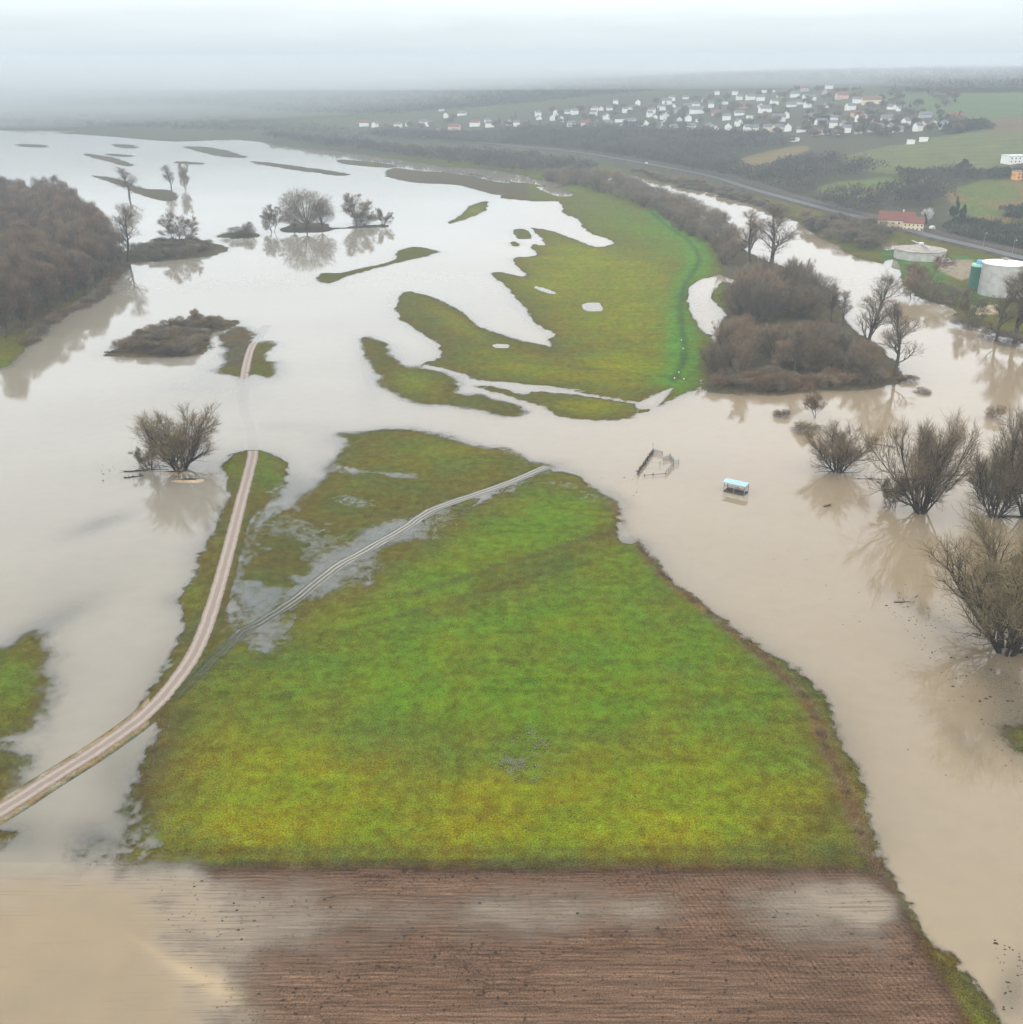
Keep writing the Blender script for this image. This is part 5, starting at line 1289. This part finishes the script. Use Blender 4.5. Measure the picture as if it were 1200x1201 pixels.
# lamps by the road
for (u, v, lab) in [(1153, 290, 'slim street lamp on the valley road nearer the farmhouse'), (1187, 299, 'slim street lamp on the valley road nearer the right edge')]:
    x, y, z, mp = at(u, v); r = empty('street_lamp', (x, y, z)); tag(r, lab, 'street lamp')
    MB().bar((0, 0, 0), (0, 0, 8), .1, 6).bar((0, 0, 8), (0, -1.6, 8.3), .07, 5).build('pole', MSTEEL, r); MB().box(-.25, .25, -2.4, -1.5, 8.22, 8.42).build('lamp_head', MWHITE, r)

# ------------------------------------------------------------------ haze
b = NB('haze')
vol = b.add('ShaderNodeVolumePrincipled', inp={'Color': (.66, .745, .79, 1), 'Density': .00027, 'Anisotropy': 0.1})
hm = b.out(None, vol.outputs[0])
o = MB().box(-15000, 15000, -300, 9700, -3, 165).build('haze', hm); o['kind'] = 'stuff'

def fog_bank(cx, cy, cz, rx, ry, rz_, dens, label, seed):
    rg_ = np.random.default_rng(seed); vs = []; fs = []; nu, nv = 40, 16
    ph = rg_.uniform(0, 6.28, 4)
    for j in range(nv + 1):
        th = math.pi * j / nv
        for i in range(nu):
            a = 2 * math.pi * i / nu; k = 1 + .10 * math.sin(3 * a + ph[0]) + .06 * math.sin(5 * a + ph[1] + th)
            sh = math.sin(th); cz2 = math.cos(th)
            vs.append((cx + rx * k * sh * math.cos(a), cy + ry * k * sh * math.sin(a), cz + rz_ * cz2 * (1 + .04 * math.sin(2 * a + ph[2]))))
    for j in range(nv):
        for i in range(nu): fs.append((j * nu + i, (j + 1) * nu + i, (j + 1) * nu + (i + 1) % nu, j * nu + (i + 1) % nu))
    b = NB('fog'); v = b.add('ShaderNodeVolumePrincipled', inp={'Color': (.80, .86, .885, 1), 'Density': dens, 'Anisotropy': 0.0})
    ob = link(bpy.data.objects.new('fog_bank', np_mesh('fog_bank', vs, fs, b.out(None, v.outputs[0])))); tag(ob, label, 'fog', None, 'stuff')
fog_bank(-2900, 4900, 40, 3700, 3700, 118, .00085, 'pale fog lying over the far left flood plain', 1)
fog_bank(-2600, 5200, 45, 3100, 3700, 100, .0021, 'denser core of the fog over the far left flood plain', 3)
fog_bank(1200, 6200, 92, 7200, 4200, 64, .0009, 'pale fog swallowing the ridge behind the village', 2)
fog_bank(900, 6400, 100, 6000, 3700, 56, .00090, 'denser fog resting on the forested ridge', 4)
# ------------------------------------------------------------------ light
SUN_EL, SUN_AZ = R(38), R(215)
w = bpy.data.worlds.new('World'); sc.world = w; w.use_nodes = True
nt = w.node_tree; nt.nodes.clear()
def wn(t, **kw):
    nd = nt.nodes.new(t)
    for k, v in kw.items(): setattr(nd, k, v)
    return nd
sky = wn('ShaderNodeTexSky', sky_type='NISHITA', sun_disc=False, sun_elevation=SUN_EL, sun_rotation=SUN_AZ)
tc = wn('ShaderNodeTexCoord'); sp = wn('ShaderNodeSeparateXYZ'); nt.links.new(tc.outputs['Generated'], sp.inputs[0])
rp = wn('ShaderNodeValToRGB'); nt.links.new(sp.outputs[2], rp.inputs[0])
cr = rp.color_ramp; cr.interpolation = 'B_SPLINE'
SKY = [(0.0, (.80, .88, .92)), (.015, (.84, .92, .955)), (.035, (.94, 1.02, 1.05)), (.06, (1.15, 1.23, 1.27)), (.13, (1.85, 1.95, 2.04)), (.32, (2.65, 2.74, 2.85)), (.65, (2.35, 2.37, 2.4)), (1.0, (2.1, 2.1, 2.1))]
cr.elements[0].position = 0; cr.elements[0].color = (*[c / 3 for c in SKY[0][1]], 1)
cr.elements[1].position = 1; cr.elements[1].color = (.7, .7, .7, 1)
for p, c in SKY[1:-1]:
    e = cr.elements.new(p); e.color = (*[q / 3 for q in c], 1)
mul = wn('ShaderNodeMix', data_type='RGBA', blend_type='MULTIPLY'); mul.inputs[0].default_value = 1; mul.inputs[7].default_value = (30, 30, 30, 1)
nt.links.new(rp.outputs[0], mul.inputs[6])
ns = wn('ShaderNodeTexNoise'); ns.inputs['Scale'].default_value = 3.0; ns.inputs['Detail'].default_value = 5
mpn = wn('ShaderNodeMapping'); mpn.inputs['Scale'].default_value = (1.6, 1.6, 14); nt.links.new(tc.outputs['Generated'], mpn.inputs[0]); nt.links.new(mpn.outputs[0], ns.inputs['Vector'])
mr = wn('ShaderNodeMapRange'); mr.inputs[1].default_value = .3; mr.inputs[2].default_value = .7; mr.inputs[3].default_value = .93; mr.inputs[4].default_value = 1.07
nt.links.new(ns.outputs[0], mr.inputs[0])
mul2 = wn('ShaderNodeMix', data_type='RGBA', blend_type='MULTIPLY'); mul2.inputs[0].default_value = 1
nt.links.new(mul.outputs[2], mul2.inputs[6]); nt.links.new(mr.outputs[0], mul2.inputs[7])
mx = wn('ShaderNodeMix', data_type='RGBA'); mx.inputs[0].default_value = .90
nt.links.new(sky.outputs[0], mx.inputs[6]); nt.links.new(mul2.outputs[2], mx.inputs[7])
bg = wn('ShaderNodeBackground'); bg.inputs[1].default_value = .1; nt.links.new(mx.outputs[2], bg.inputs[0])
wo = wn('ShaderNodeOutputWorld'); nt.links.new(bg.outputs[0], wo.inputs[0])
sl = bpy.data.lights.new('Sun', 'SUN'); sl.energy = .9; sl.angle = R(18); sl.color = (1, .95, .88)
so = bpy.data.objects.new('Sun', sl); link(so)
dv_ = Vector((math.sin(SUN_AZ) * math.cos(SUN_EL), math.cos(SUN_AZ) * math.cos(SUN_EL), math.sin(SUN_EL)))
so.rotation_euler = dv_.to_track_quat('Z', 'Y').to_euler()

# ------------------------------------------------------------------ camera
cam = bpy.data.cameras.new('Camera'); co_ = bpy.data.objects.new('Camera', cam); link(co_)
cam.sensor_fit = 'HORIZONTAL'; cam.sensor_width = 36; cam.lens = 36 * F / 1200
cam.clip_start = .5; cam.clip_end = 40000
co_.location = (0, 0, HC); co_.rotation_euler = (math.pi / 2 - PITCH, 0, 0)
sc.camera = co_
sc.view_settings.view_transform = 'Standard'; sc.view_settings.look = 'None'; sc.view_settings.exposure = 0; sc.view_settings.gamma = 1
try:
    cy = sc.cycles
    cy.max_bounces = 5; cy.diffuse_bounces = 2; cy.glossy_bounces = 2; cy.transmission_bounces = 2; cy.transparent_max_bounces = 12; cy.volume_bounces = 0
    cy.use_denoising = True; cy.caustics_reflective = False; cy.caustics_refractive = False; cy.sample_clamp_indirect = 5
except Exception as e: print(e)
